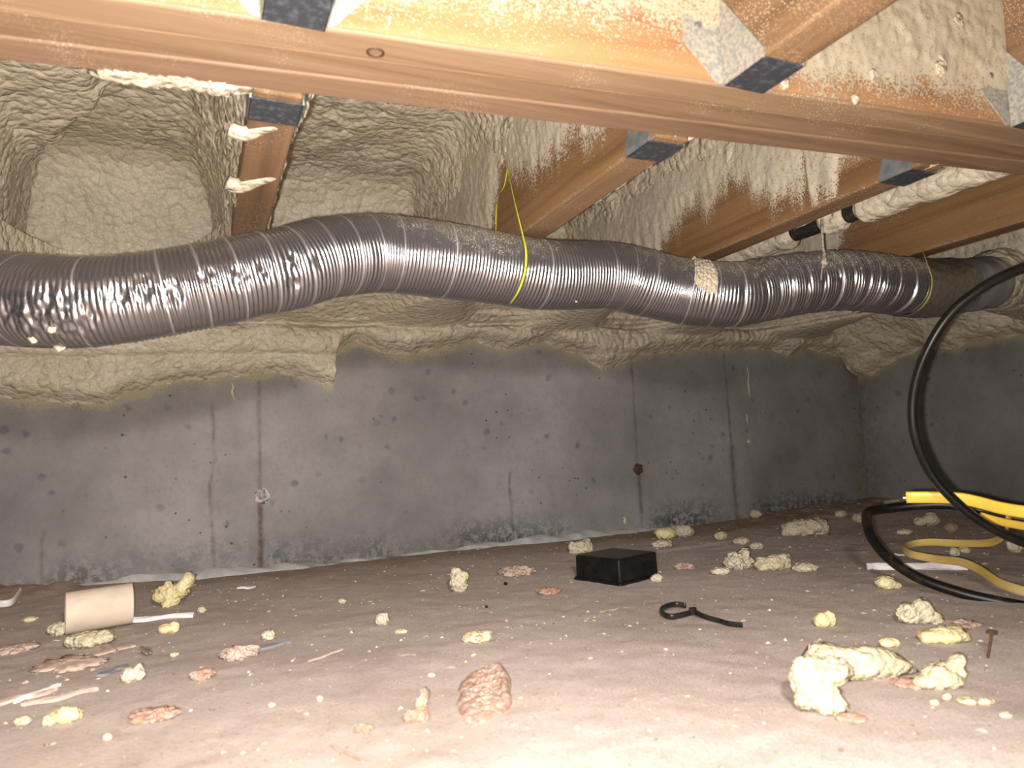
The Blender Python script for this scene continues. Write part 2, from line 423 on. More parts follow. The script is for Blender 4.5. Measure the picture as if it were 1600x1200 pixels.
# lower edge of the sprayed foam, measured on the two walls
edge_px = [(0, 620), (60, 628), (110, 632), (170, 632), (200, 616), (260, 602), (330, 592), (430, 582), (480, 592), (505, 603), (519, 606), (524, 575), (530, 545), (560, 535),
           (590, 550), (630, 557), (680, 546), (740, 535), (790, 549), (850, 535), (880, 548), (915, 562), (940, 580), (975, 570), (1000, 556),
           (1080, 547), (1200, 546), (1230, 556), (1260, 546), (1320, 562), (1354, 588)]
edge_back = poly_interp([(-1.6, 0.30)] + [(on(x, y, 1, WALL_Y)[0], on(x, y, 1, WALL_Y)[2]) for x, y in edge_px])
edge_px_r = [(1360, 588), (1400, 562), (1440, 545), (1500, 545), (1512, 536), (1530, 536), (1560, 530), (1600, 524)]
edge_right = poly_interp([(on(x, y, 0, WALL_X)[1], on(x, y, 0, WALL_X)[2]) for x, y in edge_px_r] + [(-1, 0.5)])
ledge = lambda x: 0.515 + 0.024 * (x - 0.0)
RNG = np.random.default_rng(4)

# ------------------------------------------------------------------ concrete walls
def seam_mask(x, z, x0, width, z0, z1, wob=0.0, s=1):
    c = x0 + wob * fbm(np.stack([z * 16, z * 0 + s, z * 0], 1), 4, s)
    return np.exp(-((x - c) / width) ** 2) * (z > z0) * (z < z1)
xs_of = lambda px, py: float(on(px, py, 1, WALL_Y)[0])
zs_of = lambda px, py: float(on(px, py, 1, WALL_Y)[2])
SEAMS = [xs_of(406, 740), xs_of(996, 700), xs_of(1143, 690)]
CRACKS = [xs_of(332, 750), xs_of(797, 740)]
def build_back_wall():
    nx, nz = 900, 130
    X = np.linspace(-1.7, WALL_X + 0.0, nx); Z = np.linspace(-0.03, 0.62, nz)
    gx, gz = [a.ravel() for a in np.meshgrid(X, Z, indexing='ij')]
    P0 = np.stack([gx, gz * 0, gz], 1)
    y = WALL_Y + 0.0012 * fbm(P0 * 7, 3, 3)
    rust = gx * 0; crack = gx * 0
    for i, s in enumerate(SEAMS):
        m = seam_mask(gx, gz, s, 0.0022, -1, 0.9)
        y = y + (0.0018 if i != 0 else -0.0012) * m
        crack = np.maximum(crack, 0.75 * seam_mask(gx, gz, s, 0.0035, -1, 0.9))
    for i, s in enumerate(CRACKS):
        crack = np.maximum(crack, 0.75 * seam_mask(gx, gz, s, 0.0032, 0.0, 0.36 if i == 0 else 0.18, 0.008, i + 3))
    crack = np.maximum(crack, 0.5 * seam_mask(gx, gz, xs_of(70, 850), 0.003, 0.0, 0.12, 0.012, 9))
    z1, z2 = zs_of(410, 775), zs_of(997, 733)
    rust = np.maximum(rust, 0.95 * seam_mask(gx, gz, SEAMS[0], 0.0055, -1, z1))
    rust = np.maximum(rust, 0.6 * seam_mask(gx, gz, SEAMS[1], 0.006, z2 - 0.12, z2))
    rust = np.maximum(rust, 0.55 * seam_mask(gx, gz, SEAMS[2], 0.012, -1, 0.22))
    rust = np.maximum(rust, 0.45 * sstep(WALL_X - 0.10, WALL_X, gx))
    mist = 1 - sstep(-0.012, 0.036, edge_back(gx) - gz + 0.012 * fbm(P0 * 40, 2, 8))
    mist = np.maximum(mist, 0.42 * np.exp(-((gx - WALL_X + 0.02) / 0.09) ** 2))
    o = np_mesh('wall_back', np.stack([gx, y, gz], 1), grid_faces(nx, nz), M_CONC, attrs=dict(rust=rust, crack=crack, mist=mist))
    tag(o, kind='structure', label='grey poured concrete foundation wall behind the duct'); return o
def build_right_wall():
    ny, nz = 420, 110
    Y = np.linspace(-1.2, WALL_Y, ny); Z = np.linspace(-0.03, 0.62, nz)
    gy, gz = [a.ravel() for a in np.meshgrid(Y, Z, indexing='ij')]
    P0 = np.stack([gy * 0, gy, gz], 1)
    x = WALL_X + 0.0015 * fbm(P0 * 7, 3, 5)
    mist = 1 - sstep(-0.012, 0.036, edge_right(gy) - gz + 0.012 * fbm(P0 * 40, 2, 9))
    rust = 0.4 * sstep(WALL_Y - 0.12, WALL_Y, gy)
    o = np_mesh('wall_right', np.stack([x, gy, gz], 1), grid_faces(ny, nz, True), M_CONC, attrs=dict(rust=rust, crack=gy * 0, mist=mist))
    tag(o, kind='structure', label='concrete foundation wall on the right, meeting at the corner')
wall_back = build_back_wall(); build_right_wall()

# snap-tie stubs left in the concrete
def tie_stub(px, py, r, mat, label):
    c = on(px, py, 1, WALL_Y)
    n = 40; V = []
    prof = [(1.0, 0.0), (0.92, -0.0035), (0.7, -0.0045), (0.5, -0.002), (0.38, 0.002), (0.30, -0.004), (0.12, -0.006), (0.02, -0.006)]
    for a, d in prof:
        for k in range(n):
            t = 2 * math.pi * k / n; q = 1 + 0.09 * math.sin(5 * t + px) + 0.05 * math.sin(11 * t)
            V.append((c[0] + r * a * q * math.cos(t), c[1] + d * (1 + 0.3 * math.sin(7 * t)), c[2] + r * a * q * math.sin(t)))
    o = np_mesh('form_tie', V, grid_faces(len(prof), n, closed=True), mat, wall_back)
    o['label'] = label
tie_stub(410, 775, 0.017, M_PALE_TIE, 'pale crusted form tie stub in the concrete')
tie_stub(997, 733, 0.015, M_RUST, 'dark rusty form tie stub in the concrete')
# little dribbles of foam stuck to the concrete
for px, py, h, s in ((1169, 597, 46, 1), (1167, 655, 16, 2), (1170, 690, 5, 3), (364, 612, 26, 4), (976, 815, 14, 5)):
    p = on(px, py, 1, WALL_Y); q = on(px + 2, py + h * 0.5, 1, WALL_Y); a = on(px - 2, py - h * 0.5, 1, WALL_Y)
    wd = 0.002 if h > 14 else 0.0035
    tube('foam_dribble', [a - [0, .001, 0], (a + p) / 2 + [0.002, -0.002, 0], p + [-0.002, -0.002, 0], q - [0, .001, 0]], [wd * .6, wd, wd * 1.3, wd * .5], M_FOAM, wall_back, 20, 8)

# ------------------------------------------------------------------ floor
def floor_h(x, y):
    P = np.stack([x, y, x * 0], 1)
    z = 0.0034 * fbm(P * 6, 3, 21) + 0.0017 * fbm(P * 38, 4, 22)
    z = z + 0.022 * np.exp(-((x + 0.34) / 0.17) ** 2 - ((y - WALL_Y) / 0.10) ** 2) * (1 + 0.5 * fbm(P * 25, 2, 23))
    z = z + 0.030 * sstep(1.15, WALL_X, x) * sstep(1.30, WALL_Y, y) * (1 + 0.4 * fbm(P * 20, 2, 24))
    z = z + 0.004 * np.exp(-((y - 1.30 - 0.08 * (x - 0.9)) / 0.012) ** 2) * sstep(0.7, 0.85, x) * (1 - sstep(1.05, 1.2, x))
    return z
def build_floor():
    nx, ny = 760, 620
    X = np.linspace(-1.7, WALL_X, nx); Y = np.linspace(-1.2, WALL_Y, ny)
    gx, gy = [a.ravel() for a in np.meshgrid(X, Y, indexing='ij')]
    P = np.stack([gx, gy, gx * 0], 1)
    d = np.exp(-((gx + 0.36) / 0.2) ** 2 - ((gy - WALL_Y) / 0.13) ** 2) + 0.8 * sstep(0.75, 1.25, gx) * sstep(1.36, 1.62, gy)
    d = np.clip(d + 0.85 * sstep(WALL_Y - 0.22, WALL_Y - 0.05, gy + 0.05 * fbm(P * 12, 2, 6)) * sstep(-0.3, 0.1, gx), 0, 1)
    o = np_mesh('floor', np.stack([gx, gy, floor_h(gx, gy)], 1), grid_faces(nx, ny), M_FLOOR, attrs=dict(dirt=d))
    tag(o, kind='structure', label='dusty pinkish brown crawl space floor')
build_floor()
def fz(x, y): return float(floor_h(np.array([x]), np.array([y]))[0])
def ground(px, py):
    p = fl(px, py); return np.array([p[0], p[1], fz(p[0], p[1])])

# grout fillet along the footing
def build_grout():
    x0, x1 = xs_of(60, 925), xs_of(1060, 830)
    n, m = 500, 7
    X = np.linspace(x0, x1, n); V = []
    for i, x in enumerate(X):
        w = 0.014 + 0.006 * math.sin(x * 9) + 0.004 * math.sin(x * 31 + 1); h = 0.012 + 0.006 * math.sin(x * 7 + 2) + 0.003 * math.sin(x * 43)
        for k in range(m):
            t = k / (m - 1) * math.pi / 2
            V.append((x, WALL_Y - w * math.cos(t) ** 1.3, h * math.sin(t) ** 1.3 - 0.002 + 0.001 * math.sin(x * 90 + k)))
    tag(np_mesh('trim_1', V, grid_faces(n, m), M_CAULK), kind='structure', label='pale grout line at the foot of the concrete wall')
build_grout()

# ------------------------------------------------------------------ subfloor above, timber
tag(bm_obj('ceiling', box_bm((-1.7, -1.2, SUB), (WALL_X + 0.2, WALL_Y + 0.2, SUB + 0.02)), M_SUB), kind='structure', label='board subfloor above the joists')
tag(bm_obj('trim_2', box_bm((-1.7, WALL_Y, 0.60), (WALL_X + 0.2, WALL_Y + 0.04, SUB)), M_JOIST), kind='structure', label='rim joist behind the foam')
tag(bm_obj('trim_3', box_bm((WALL_X, -1.2, 0.60), (WALL_X + 0.04, WALL_Y, SUB)), M_JOIST), kind='structure', label='rim joist on the right')

beam = empty('beam', (0.15, beam_y(0.15), JB), 'thick three-ply timber beam crossing the picture above the duct', 'beam')
def build_beam():
    x0, x1 = -0.75, 1.86
    w = 2 * BEAM_H / 3
    for k in range(3):
        o0 = -BEAM_H + k * w; o1 = o0 + w - 0.0008
        zb = JB + (0.0, 0.0012, 0.0003)[k]
        bm = box_bm((x0, o0, zb), (x1, o1, SUB), 0.0022, 2)
        for v in bm.verts: v.co.y += beam_y(v.co.x)
        o = bm_obj('ply', bm, M_PLY[k])
        o.parent = beam; o.matrix_parent_inverse = Matrix.Translation(beam.location).inverted()
    # knot on the front ply
    p = on(591, 71, 2, JB)
    V = []; n = 28
    prof = [(0.0068, 0.0006), (0.0064, -0.0012), (0.0052, -0.0012), (0.0047, 0.0006)]
    for r, d in prof:
        for t in range(n):
            a = 2 * math.pi * t / n
            V.append((p[0] + r * 1.15 * math.cos(a), p[1] + 0.010 + r * math.sin(a), JB + d))
    o = np_mesh('knot', V, grid_faces(4, n, closed=True), plain('knot_wood', (0.045, 0.020, 0.010), 0.6, scale=60, col2=(0.09, 0.04, 0.02)))
    o.parent = beam; o.matrix_parent_inverse = Matrix.Translation(beam.location).inverted()
build_beam()
def keep(o, root):
    o.parent = root; o.matrix_parent_inverse = Matrix.Translation(root.location).inverted(); return o

def joist(i, near, label):
    a, b = JOISTS[i]; xm = (a + b) / 2
    if near: y0, y1 = -1.1, beam_y(xm) - BEAM_H - 0.003
    else: y0, y1 = beam_y(xm) + BEAM_H + 0.003, WALL_Y - 0.004
    r = empty('floor_joist', (xm, y1, JB), label, 'joist')
    bm = box_bm((a, y0, JB), (b, y1, SUB), 0.003, 2)
    keep(bm_obj('board', bm, M_JOIST), r)
    return r
def hanger(i, near, label, dusty=False):
    a, b = JOISTS[i]; xm = (a + b) / 2; s = -1 if near else 1
    face = beam_y(xm) + s * BEAM_H
    r = empty('joist_hanger', (xm, face, JB), label, 'hanger')
    g = 0.0 if near else 0.014; L = 0.052 if near else 0.046; t = 0.0016
    ya, yb = sorted((face + s * g, face + s * (g + L)))
    keep(bm_obj('seat', box_bm((a - t, ya, JB - t), (b + t, yb, JB - 0.0002), 0.0006, 1), M_SEAT), r)
    sm = M_GALV_DUST if dusty else M_GALV
    for q, (u, v) in enumerate(((a - t, a - 0.0001), (b + 0.0001, b + t))):
        bm = bmesh.new()
        ys = [face + s * g, face + s * (g + L), face + s * (g + L), face + s * (g + L * 0.55), face + s * 0.004, face + s * 0.002]
        zs = [JB - t, JB - t, JB + 0.008, JB + 0.045, JB + 0.085, JB + 0.055]
        if not near: zs[3] = JB + 0.06
        A = [bm.verts.new((u, y, z)) for y, z in zip(ys, zs)]; B = [bm.verts.new((v, y, z)) for y, z in zip(ys, zs)]
        bm.faces.new(A); bm.faces.new(B[::-1])
        for k in range(6): bm.faces.new((A[k], B[k], B[(k + 1) % 6], A[(k + 1) % 6]))
        keep(bm_obj('side_plate', bm, sm), r)
    for sg, xx in ((-1, a), (1, b)):
        lo, hi = sorted((xx, xx + sg * 0.036))
        if near:
            bm = bmesh.new()
            outl = [(0, 0.0), (0.007, 0.0), (0.040, 0.036), (0.040, 0.17), (0, 0.17)]
            off = beam_y(xx) - BEAM_H
            A = [bm.verts.new((xx + sg * u, beam_y(xx + sg * u) - BEAM_H - 0.0018, JB + 0.001 + z)) for u, z in outl]
            B = [bm.verts.new((xx + sg * u, beam_y(xx + sg * u) - BEAM_H - 0.0002, JB + 0.001 + z)) for u, z in outl]
            bm.faces.new(A); bm.faces.new(B[::-1])
            for k in range(5): bm.faces.new((A[k], B[k], B[(k + 1) % 5], A[(k + 1) % 5]))
            keep(bm_obj('face_flange', bm, sm), r)
            for zz in (0.055, 0.10):
                c = (xx + sg * 0.024, beam_y(xx + sg * 0.024) - BEAM_H - 0.003, JB + zz)
                bm = bmesh.new(); bmesh.ops.create_cone(bm, cap_ends=True, segments=10, radius1=0.004, radius2=0.003, depth=0.003, matrix=Matrix.Translation(c) @ Matrix.Rotation(math.pi / 2, 4, 'X'))
                keep(bm_obj('nail_head', bm, M_GALV), r)
    return r
J_far = {}
far_labels = {0: 'floor joist beyond the left edge, sunk in foam', 1: 'far left floor joist wrapped in foam', 2: 'short looking joist left of centre with foam smears across its bottom',
              3: 'joist ending above the middle of the duct, left face half covered in foam', 4: 'joist just left of the foamed pipe, ragged foam on its left face',
              5: 'bare dark joist right of the foamed pipe', 6: 'rightmost joist near the corner, buried in foam'}
for i in range(7): J_far[i] = joist(i, False, far_labels[i])
near_labels = {2: 'near joist at the upper left, seen only by its hanger', 3: 'near joist running out of the top of the picture right of centre', 4: 'near joist at the top right edge'}
for i in (1, 2, 3, 4, 5):
    if i in near_labels: joist(i, True, near_labels[i])
hanger(2, False, 'hanger with dark seat under the joist left of centre')
hanger(3, False, 'hanger with dark seat at the beam above the middle of the duct')
hanger(4, False, 'hanger with dark seat next to the foamed pipe')
hanger(2, True, 'hanger at the top left edge on the near face of the beam', True)
hanger(3, True, 'oversprayed hanger on the near side of the beam with a dark seat', True)
hanger(4, True, 'foam-splashed hanger at the top right edge', True)

# ------------------------------------------------------------------ sprayed foam
def bay_foam(name, x0, x1, seed, label, step=0.0032, ymin=0.50, bury_l=0.008, bury_r=0.008, top_th=0.035, step_zone=None, rim_smooth=None, rim_y=1.47):
    """foam lining of one joist bay: under the subfloor, down both joist faces and over the rim"""
    top = SUB - top_th; xl, xr = x0, x1; x0, x1 = x0 - bury_l, x1 + bury_r
    def prof(u, ulo, uhi, steep):
        # height that rises from the sides with a rounded shoulder
        d = np.clip(np.minimum(u - ulo, uhi - u), 0, None)
        return 1 - np.clip(1 - d / steep, 0, 1) ** 2.6
    H = top - JB
    xx = np.linspace(x0, x1, 2000); px = prof(xx, x0, x1, 0.085) * H
    L = np.concatenate([[0], np.cumsum(np.hypot(np.diff(xx), np.diff(px)))])
    nx = int(L[-1] / step); X = np.interp(np.linspace(0, L[-1], nx), L, xx)
    yy = np.linspace(ymin, rim_y + 0.075, 3000); e = np.clip((yy - rim_y + 0.10) / 0.175, 0, 1)
    py = (1 - e ** 2.6) * H
    L2 = np.concatenate([[0], np.cumsum(np.hypot(np.diff(yy), np.diff(py)))])
    ny = int(L2[-1] / step); Y = np.interp(np.linspace(0, L2[-1], ny), L2, yy)
    gx, gy = [a.ravel() for a in np.meshgrid(X, Y, indexing='ij')]
    gy = np.where(gy < 0.8, beam_y(gx) + BEAM_H - 0.008 + (gy - ymin) * (0.8 - beam_y(gx) - BEAM_H + 0.008) / (0.8 - ymin), gy)
    hx = prof(gx, x0, x1, 0.085); hy = 1 - np.clip((gy - rim_y + 0.10) / 0.175, 0, 1) ** 2.6
    k = 7.0
    hmin = -np.log(np.exp(-k * hx) + np.exp(-k * hy)) / k + math.log(2) / k * 0.6 * np.exp(-((hx - hy) * 4) ** 2)
    z = JB + np.clip(hmin, -0.02, 1.02) * H
    z = np.maximum(z, JB + 0.002)
    P0 = np.stack([gx, gy, z], 1)
    if step_zone is not None: z = z - step_zone(gx, gy, P0)
    P = np.stack([gx, gy, z], 1)
    N = grid_normals(P, nx, ny)
    if N[:, 2].mean() > 0: N = -N
    sm = rim_smooth(P) if rim_smooth is not None else None
    d = foam_relief(P, seed, sm, (0.62, 1.0, 1.0))
    P = P + N * d[:, None]
    P[:, 0] = np.clip(P[:, 0], x0 - 0.002, x1 + 0.002)
    P[:, 2] = np.maximum(P[:, 2], JB + 0.0015 + 0.004 * (pillow(P * 40, seed) - 0.5))
    tag(np_mesh(name, P, grid_faces(nx, ny, True), M_FOAM), label, None, None, 'stuff')

# a thicker lower layer in the near left of the first bay
zl = [fl(150, 105, 0.77), fl(172, 160, 0.77), fl(90, 215, 0.77), fl(-40, 295, 0.77)]
def step1(gx, gy, P):
    a = np.array([zl[1][0], zl[1][1]]); b = np.array([zl[3][0], zl[3][1]]); t = nrm(b - a); nn = np.array([t[1], -t[0]])
    ref = np.array([zl[3][0], zl[0][1] - 0.3])
    if nn.dot(ref - a) < 0: nn = -nn
    s = (gx - a[0]) * nn[0] + (gy - a[1]) * nn[1] + 0.018 * fbm(P * 20, 2, 77)
    s2 = (zl[1][0] + 0.01 - gx) + 0.02 * fbm(P * 20, 2, 78)
    return 0.065 * sstep(0.0, 0.035, s) * sstep(-0.01, 0.03, s2)
sm1 = lambda P: sstep(1.30, 1.42, P[:, 1]) * sstep(-0.30, -0.2, P[:, 0]) * (1 - sstep(-0.06, 0.0, P[:, 0])) * 0.9
bay_foam('spray_foam', -0.715, -0.355, 11, 'foam lining of the bay beyond the left edge', 0.006)
bay_foam('spray_foam', -0.31, 0.052, 12, 'deep foam pocket at the left with a smooth back', 0.0030, step_zone=step1, rim_smooth=sm1, bury_r=0.004, bury_l=0.0)
bay_foam('spray_foam', 0.094, 0.451, 13, 'pebbled foam pocket left of the middle joist', 0.0030, bury_r=0.028)
bay_foam('spray_foam', 0.496, 0.822, 14, 'lumpy foam between the middle joist and the pipe joist', 0.0030, bury_r=0.028)
bay_foam('spray_foam', 0.866, 1.215, 15, 'foam lining of the bay holding the pipe', 0.0040, bury_r=0.03)
bay_foam('spray_foam', 1.26, 1.62, 16, 'foam lining of the bay right of the bare joist', 0.0050)
bay_foam('spray_foam', 1.665, 1.95, 17, 'foam lining of the corner bay', 0.006)

def wall_foam():
    nx, nz = 1000, 150
    X = np.linspace(-1.4, WALL_X - 0.002, nx); Z = np.linspace(0.25, 0.62, nz)
    gx, gz = [a.ravel() for a in np.meshgrid(X, Z, indexing='ij')]
    P = np.stack([gx, gx * 0 + WALL_Y, gz], 1)
    e = edge_back(gx + 0.010 * fbm(P * 30, 3, 40))
    a = gz - e + 0.007 * fbm(P * 45, 3, 41)
    le = ledge(gx) + 0.006 * fbm(np.stack([gx * 7, gx * 0, gx * 0], 1), 2, 42)
    left = 1 - sstep(0.26, 0.34, gx)                      # smooth apron of foam hanging low on the left
    h = 0.026 * sstep(0.0, 0.035, a)
    h = h + left * 0.016 * pillow((P + 0.02 * fbm(P * 14, 2, 47)[:, None]) * np.array([9, 1, 15]), 48) * sstep(0.0, 0.02, a)
    roll = np.clip(1 - ((gz - (le - 0.022)) / 0.034) ** 2, 0, 1) ** 0.5
    h = h + 0.024 * roll * sstep(0, 0.02, a)
    h = h + 0.010 * (1 - left) * pillow((P + 0.01 * fbm(P * 20, 2, 49)[:, None]) * np.array([17, 1, 22]), 50) * sstep(0.0, 0.02, a) * (gz < le + 0.02)
    crease = np.exp(-((gz - le - 0.010) / 0.006) ** 2)
    h = h - 0.020 * crease * (1 - 0.6 * left)
    pile = sum(np.exp(-((gx - (p + q) / 2) / 0.075) ** 2) for p, q in JOISTS)      # foam heaped round the joist ends
    h = h + 0.135 * sstep(0.004, 0.075, gz - le)
    h = h + 0.27 * np.clip(pile, 0, 1) * sstep(JB - 0.030, JB - 0.004, gz)
    sm = np.clip(0.45 * left * (gz < le + 0.02) + 0.45 * (roll > 0.3) * (fbm(P * 4, 2, 43) > -0.1), 0, 0.9)
    P2 = P.copy(); P2[:, 1] -= h
    d = foam_relief(P2, 44, sm, (0.9, 0.9, 1.0), 1.25)
    wr = 0.0024 * np.sin((gx + 0.25 * (gz - le) + 0.01 * fbm(P * 25, 2, 46)) * 330 + 5 * fbm(P * 30, 2, 45)) * roll * sstep(0.5, 0.75, gx) * sstep(-0.2, 0.2, fbm(P * 9, 2, 58))
    y = WALL_Y - h - (d + wr) * sstep(-0.002, 0.02, a) + 0.006 * (a < 0)
    tag(np_mesh('spray_foam', np.stack([gx, y, gz], 1), grid_faces(nx, nz), M_FOAM), 'foam apron along the sill over the top of the concrete', None, None, 'stuff')
def right_foam():
    ny, nz = 420, 200
    Y = np.linspace(-0.4, WALL_Y - 0.01, ny); Zt = np.linspace(0, 1, nz)
    gy, gt = [a.ravel() for a in np.meshgrid(Y, Zt, indexing='ij')]
    e = edge_right(gy); gz = e - 0.008 + gt * (0.80 - e)
    P = np.stack([gy * 0 + WALL_X, gy, gz], 1)
    a = gz - e + 0.008 * fbm(P * 30, 2, 51)
    h = 0.032 * sstep(0, 0.035, a) + 0.12 * sstep(0.02, 0.16, a)
    d = foam_relief(P, 52, None, (1, 0.9, 0.8), 1.2) + 0.012 * pillow(P * np.array([1, 16, 26]), 55)
    x = WALL_X - h - d * sstep(-0.002, 0.02, a) + 0.004 * (a < 0)
    tag(np_mesh('spray_foam', np.stack([x, gy, gz], 1), grid_faces(ny, nz, True), M_FOAM), 'foam swelling from the right wall around the duct end', None, None, 'stuff')
wall_foam(); right_foam()

def spray_mat(name, axis, dark, mid, light, foam=(0.45, 0.39, 0.29), pale=(0.53, 0.465, 0.36)):
    """bare timber dissolving through speckle into a film of foam"""
    t = NT(name)
    v = t.scaled(t.pos, {0: (1.6, 46, 46), 1: (46, 1.6, 46)}[axis])
    g = t.noise(1.0, 6, 0.6, v, 0.5)
    w = t.ramp(g, [(0.30, dark), (0.50, mid), (0.72, light)])
    f = t.mix(t.rng(t.noise(14, 4), 0.35, 0.68), foam, pale)
    cov = t.attr('cover')
    n = t.rng(t.noise(330, 3, 0.7), 0.3, 0.7, -0.5, 0.5)
    sp = t.rng(t.voro(520), 0.15, 0.45, 0.30, -0.15)
    m = t.rng(t.math('ADD', t.math('ADD', cov, n), sp), 0.42, 0.62)
    t.bump(m, 0.5, 0.0012, t.bump(t.noise(420, 3), 0.3, 0.002))
    return t.out(t.mix(m, w, f), 0.6, 0.0, 0.3)
M_SPRAY_J = spray_mat('joist_overspray', 1, (0.135, 0.070, 0.030), (0.215, 0.116, 0.048), (0.27, 0.15, 0.068))
M_SPRAY_B = spray_mat('beam_overspray', 0, (0.25, 0.115, 0.048), (0.36, 0.18, 0.078), (0.42, 0.225, 0.11), (0.42, 0.36, 0.25), (0.48, 0.42, 0.30))
def film(P, a, seed, fr, thick=0.0055, pil=0.0022):
    """thickness and coverage of a sprayed film, a = distance inside its ragged edge"""
    cov = np.clip(0.5 + a / 0.065, 0, 1)
    Q = P + 0.004 * fbm(P * 60, 2, 5)[:, None]
    d = pil * pillow(Q * np.array(fr), seed + 1) + 0.0016 * fbm(P * 60, 2, seed + 2)
    return 0.0007 + sstep(0.0, 0.09, a) * thick + np.clip(d, -0.0003, 1) * sstep(0.005, 0.06, a), cov
def face_foam(xf, bound_px, y0, y1, seed, label, res=0.0026, down=0.0):
    """overspray on the left face of a joist, above a ragged edge measured on that face"""
    bw = [(on(x, y, 0, xf)[1], on(x, y, 0, xf)[2]) for x, y in bound_px]; fb = poly_interp(bw)
    ny = int((y1 - y0) / res); nz = int((SUB - JB) / res)
    gy, gz = [a.ravel() for a in np.meshgrid(np.linspace(y0, y1, ny), np.linspace(JB + 0.004, SUB - 0.01, nz), indexing='ij')]
    P = np.stack([gy * 0 + xf, gy, gz], 1)
    streak = fbm(P * np.array([1, 60, 14]), 4, seed) * 0.034 + fbm(P * 120, 2, seed + 3) * 0.010
    h, cov = film(P, gz - fb(gy) + streak, seed, (150, 140, 80))
    tag(np_mesh('spray_foam', np.stack([xf - h, gy, gz], 1), grid_faces(ny, nz, True), M_SPRAY_J, attrs=dict(cover=cov)), label, None, None, 'stuff')
face_foam(JOISTS[3][0], [(768, 380), (779, 300), (785, 255), (800, 275), (835, 290), (848, 268), (870, 250), (905, 210), (925, 235), (950, 200), (962, 150)], 0.62, 1.5, 61, 'ragged overspray on the left face of the middle joist')
face_foam(JOISTS[4][0], [(1030, 405), (1048, 375), (1075, 345), (1105, 335), (1140, 298), (1150, 285), (1170, 305), (1200, 322), (1252, 318), (1262, 285), (1270, 330), (1308, 330), (1314, 262), (1345, 225)], 0.56, 1.5, 62, 'ragged overspray on the left face of the pipe joist')
face_foam(JOISTS[5][0], [(1300, 415), (1345, 330), (1370, 345), (1400, 330), (1440, 290), (1500, 240), (1600, 150)], 0.50, 1.5, 63, 'patchy overspray on the bare joist right of the pipe')
# overspray on the near face of the beam and of the near joist
def beam_foam():
    res = 0.0028
    X = np.linspace(-0.6, 1.5, int(2.1 / res)); Z = np.linspace(JB + 0.003, JB + 0.24, int(0.24 / res))
    gx, gz = [a.ravel() for a in np.meshgrid(X, Z, indexing='ij')]
    P = np.stack([gx, gx * 0, gz], 1)
    prof = poly_interp([(-0.6, 0.012), (0.0, 0.016), (0.12, 0.022), (0.25, 0.030), (0.42, 0.040), (0.5, 0.026), (0.55, 0.002), (0.62, 0.012), (0.75, 0.020), (0.85, 0.006), (1.5, 0.0)])
    a = gz - JB - prof(gx) + 0.016 * fbm(P * np.array([30, 1, 20]), 3, 71) + 0.008 * fbm(P * 120, 2, 72)
    rough = sstep(0.45, 0.6, gx)
    h, cov = film(P, a, 73, (140, 1, 70), 0.004, 0.0010 + 0.0016 * rough)
    cov = cov * (1 - 0.15 * (1 - rough))
    tag(np_mesh('spray_foam', np.stack([gx, beam_y(gx) - BEAM_H - h, gz], 1), grid_faces(len(X), len(Z)), M_SPRAY_B, attrs=dict(cover=cov)), 'overspray film on the near face of the beam', None, None, 'stuff')
beam_foam()
# foam creeping over the far bottom edge of the beam at the left
def blob(name, lobes, mat, parent=None, sub=4, seed=0, rough=0.12, cut=None, soft=10.0, kind='thing'):
    """a lump grown from overlapping lobes [(centre, radii)], about the first lobe's centre"""
    bm = bmesh.new(); bmesh.ops.create_icosphere(bm, subdivisions=sub, radius=1.0)
    D = np.array([v.co[:] for v in bm.verts]); Fc = np.array([[v.index for v in f.verts] for f in bm.faces]); bm.free()
    c0 = np.array(lobes[0][0], float); T = []
    for c, r in lobes:
        r = np.array(r, float) * np.ones(3); q = (np.array(c, float) - c0) / r; d = D / r
        A = (d * d).sum(1); B = d @ q; Cc = q @ q - 1; disc = B * B - A * Cc
        T.append(np.where(disc > 0, (B + np.sqrt(np.clip(disc, 0, None))) / A, 0.0))
    T = np.clip(np.array(T), 0, None); sc = T.max()
    t = (np.log(np.exp(soft * T / sc).sum(0)) - math.log(len(lobes)) * 0.0) / soft * sc if len(lobes) == 1 else T.max(0) * 0.75 + 0.25 * np.log(np.exp(soft * T / sc).mean(0)) / soft * sc
    base = float(np.mean(np.array(lobes[0][1]) * np.ones(3)))
    V = D * t[:, None]
    Pn = V / base
    Wp = np.stack([fbm(Pn * 1.6 + seed, 2, seed + 61), fbm(Pn * 1.6 + seed, 2, seed + 62), fbm(Pn * 1.6 + seed, 2, seed + 63)], 1); Qp = Pn + 0.35 * Wp
    k = 1 + rough * 1.5 * fbm(Pn * 1.3 + seed * 3.1, 3, seed) + rough * 1.3 * (pillow(Qp * 2.0 + seed, seed + 1) - 0.6) + rough * 0.8 * (pillow(Qp * 4.2 + seed, seed + 2) - 0.6) + rough * 0.45 * (pillow(Qp * 8.5 + seed, seed + 3) - 0.6) - rough * 0.9 * (1 - np.clip(np.abs(fbm(Qp * 1.5 + 9, 2, seed + 6)) * 7, 0, 1))
    V = V * k[:, None] + c0
    if cut is not None: V[:, 2] = np.maximum(V[:, 2], cut + 0.0)
    return np_mesh(name, V, Fc, mat, parent)
for px, py, w, s in ((215, 121, 0.035, 3), (270, 127, 0.04, 4), (330, 135, 0.035, 5)):
    p = on(px, py, 2, JB)
    o = blob('foam_lip', [((p[0], beam_y(p[0]) + BEAM_H + 0.006, JB + 0.004), (w, 0.012, 0.0055))], M_FOAM, None, 5, s, 0.35)
    keep(o, beam)
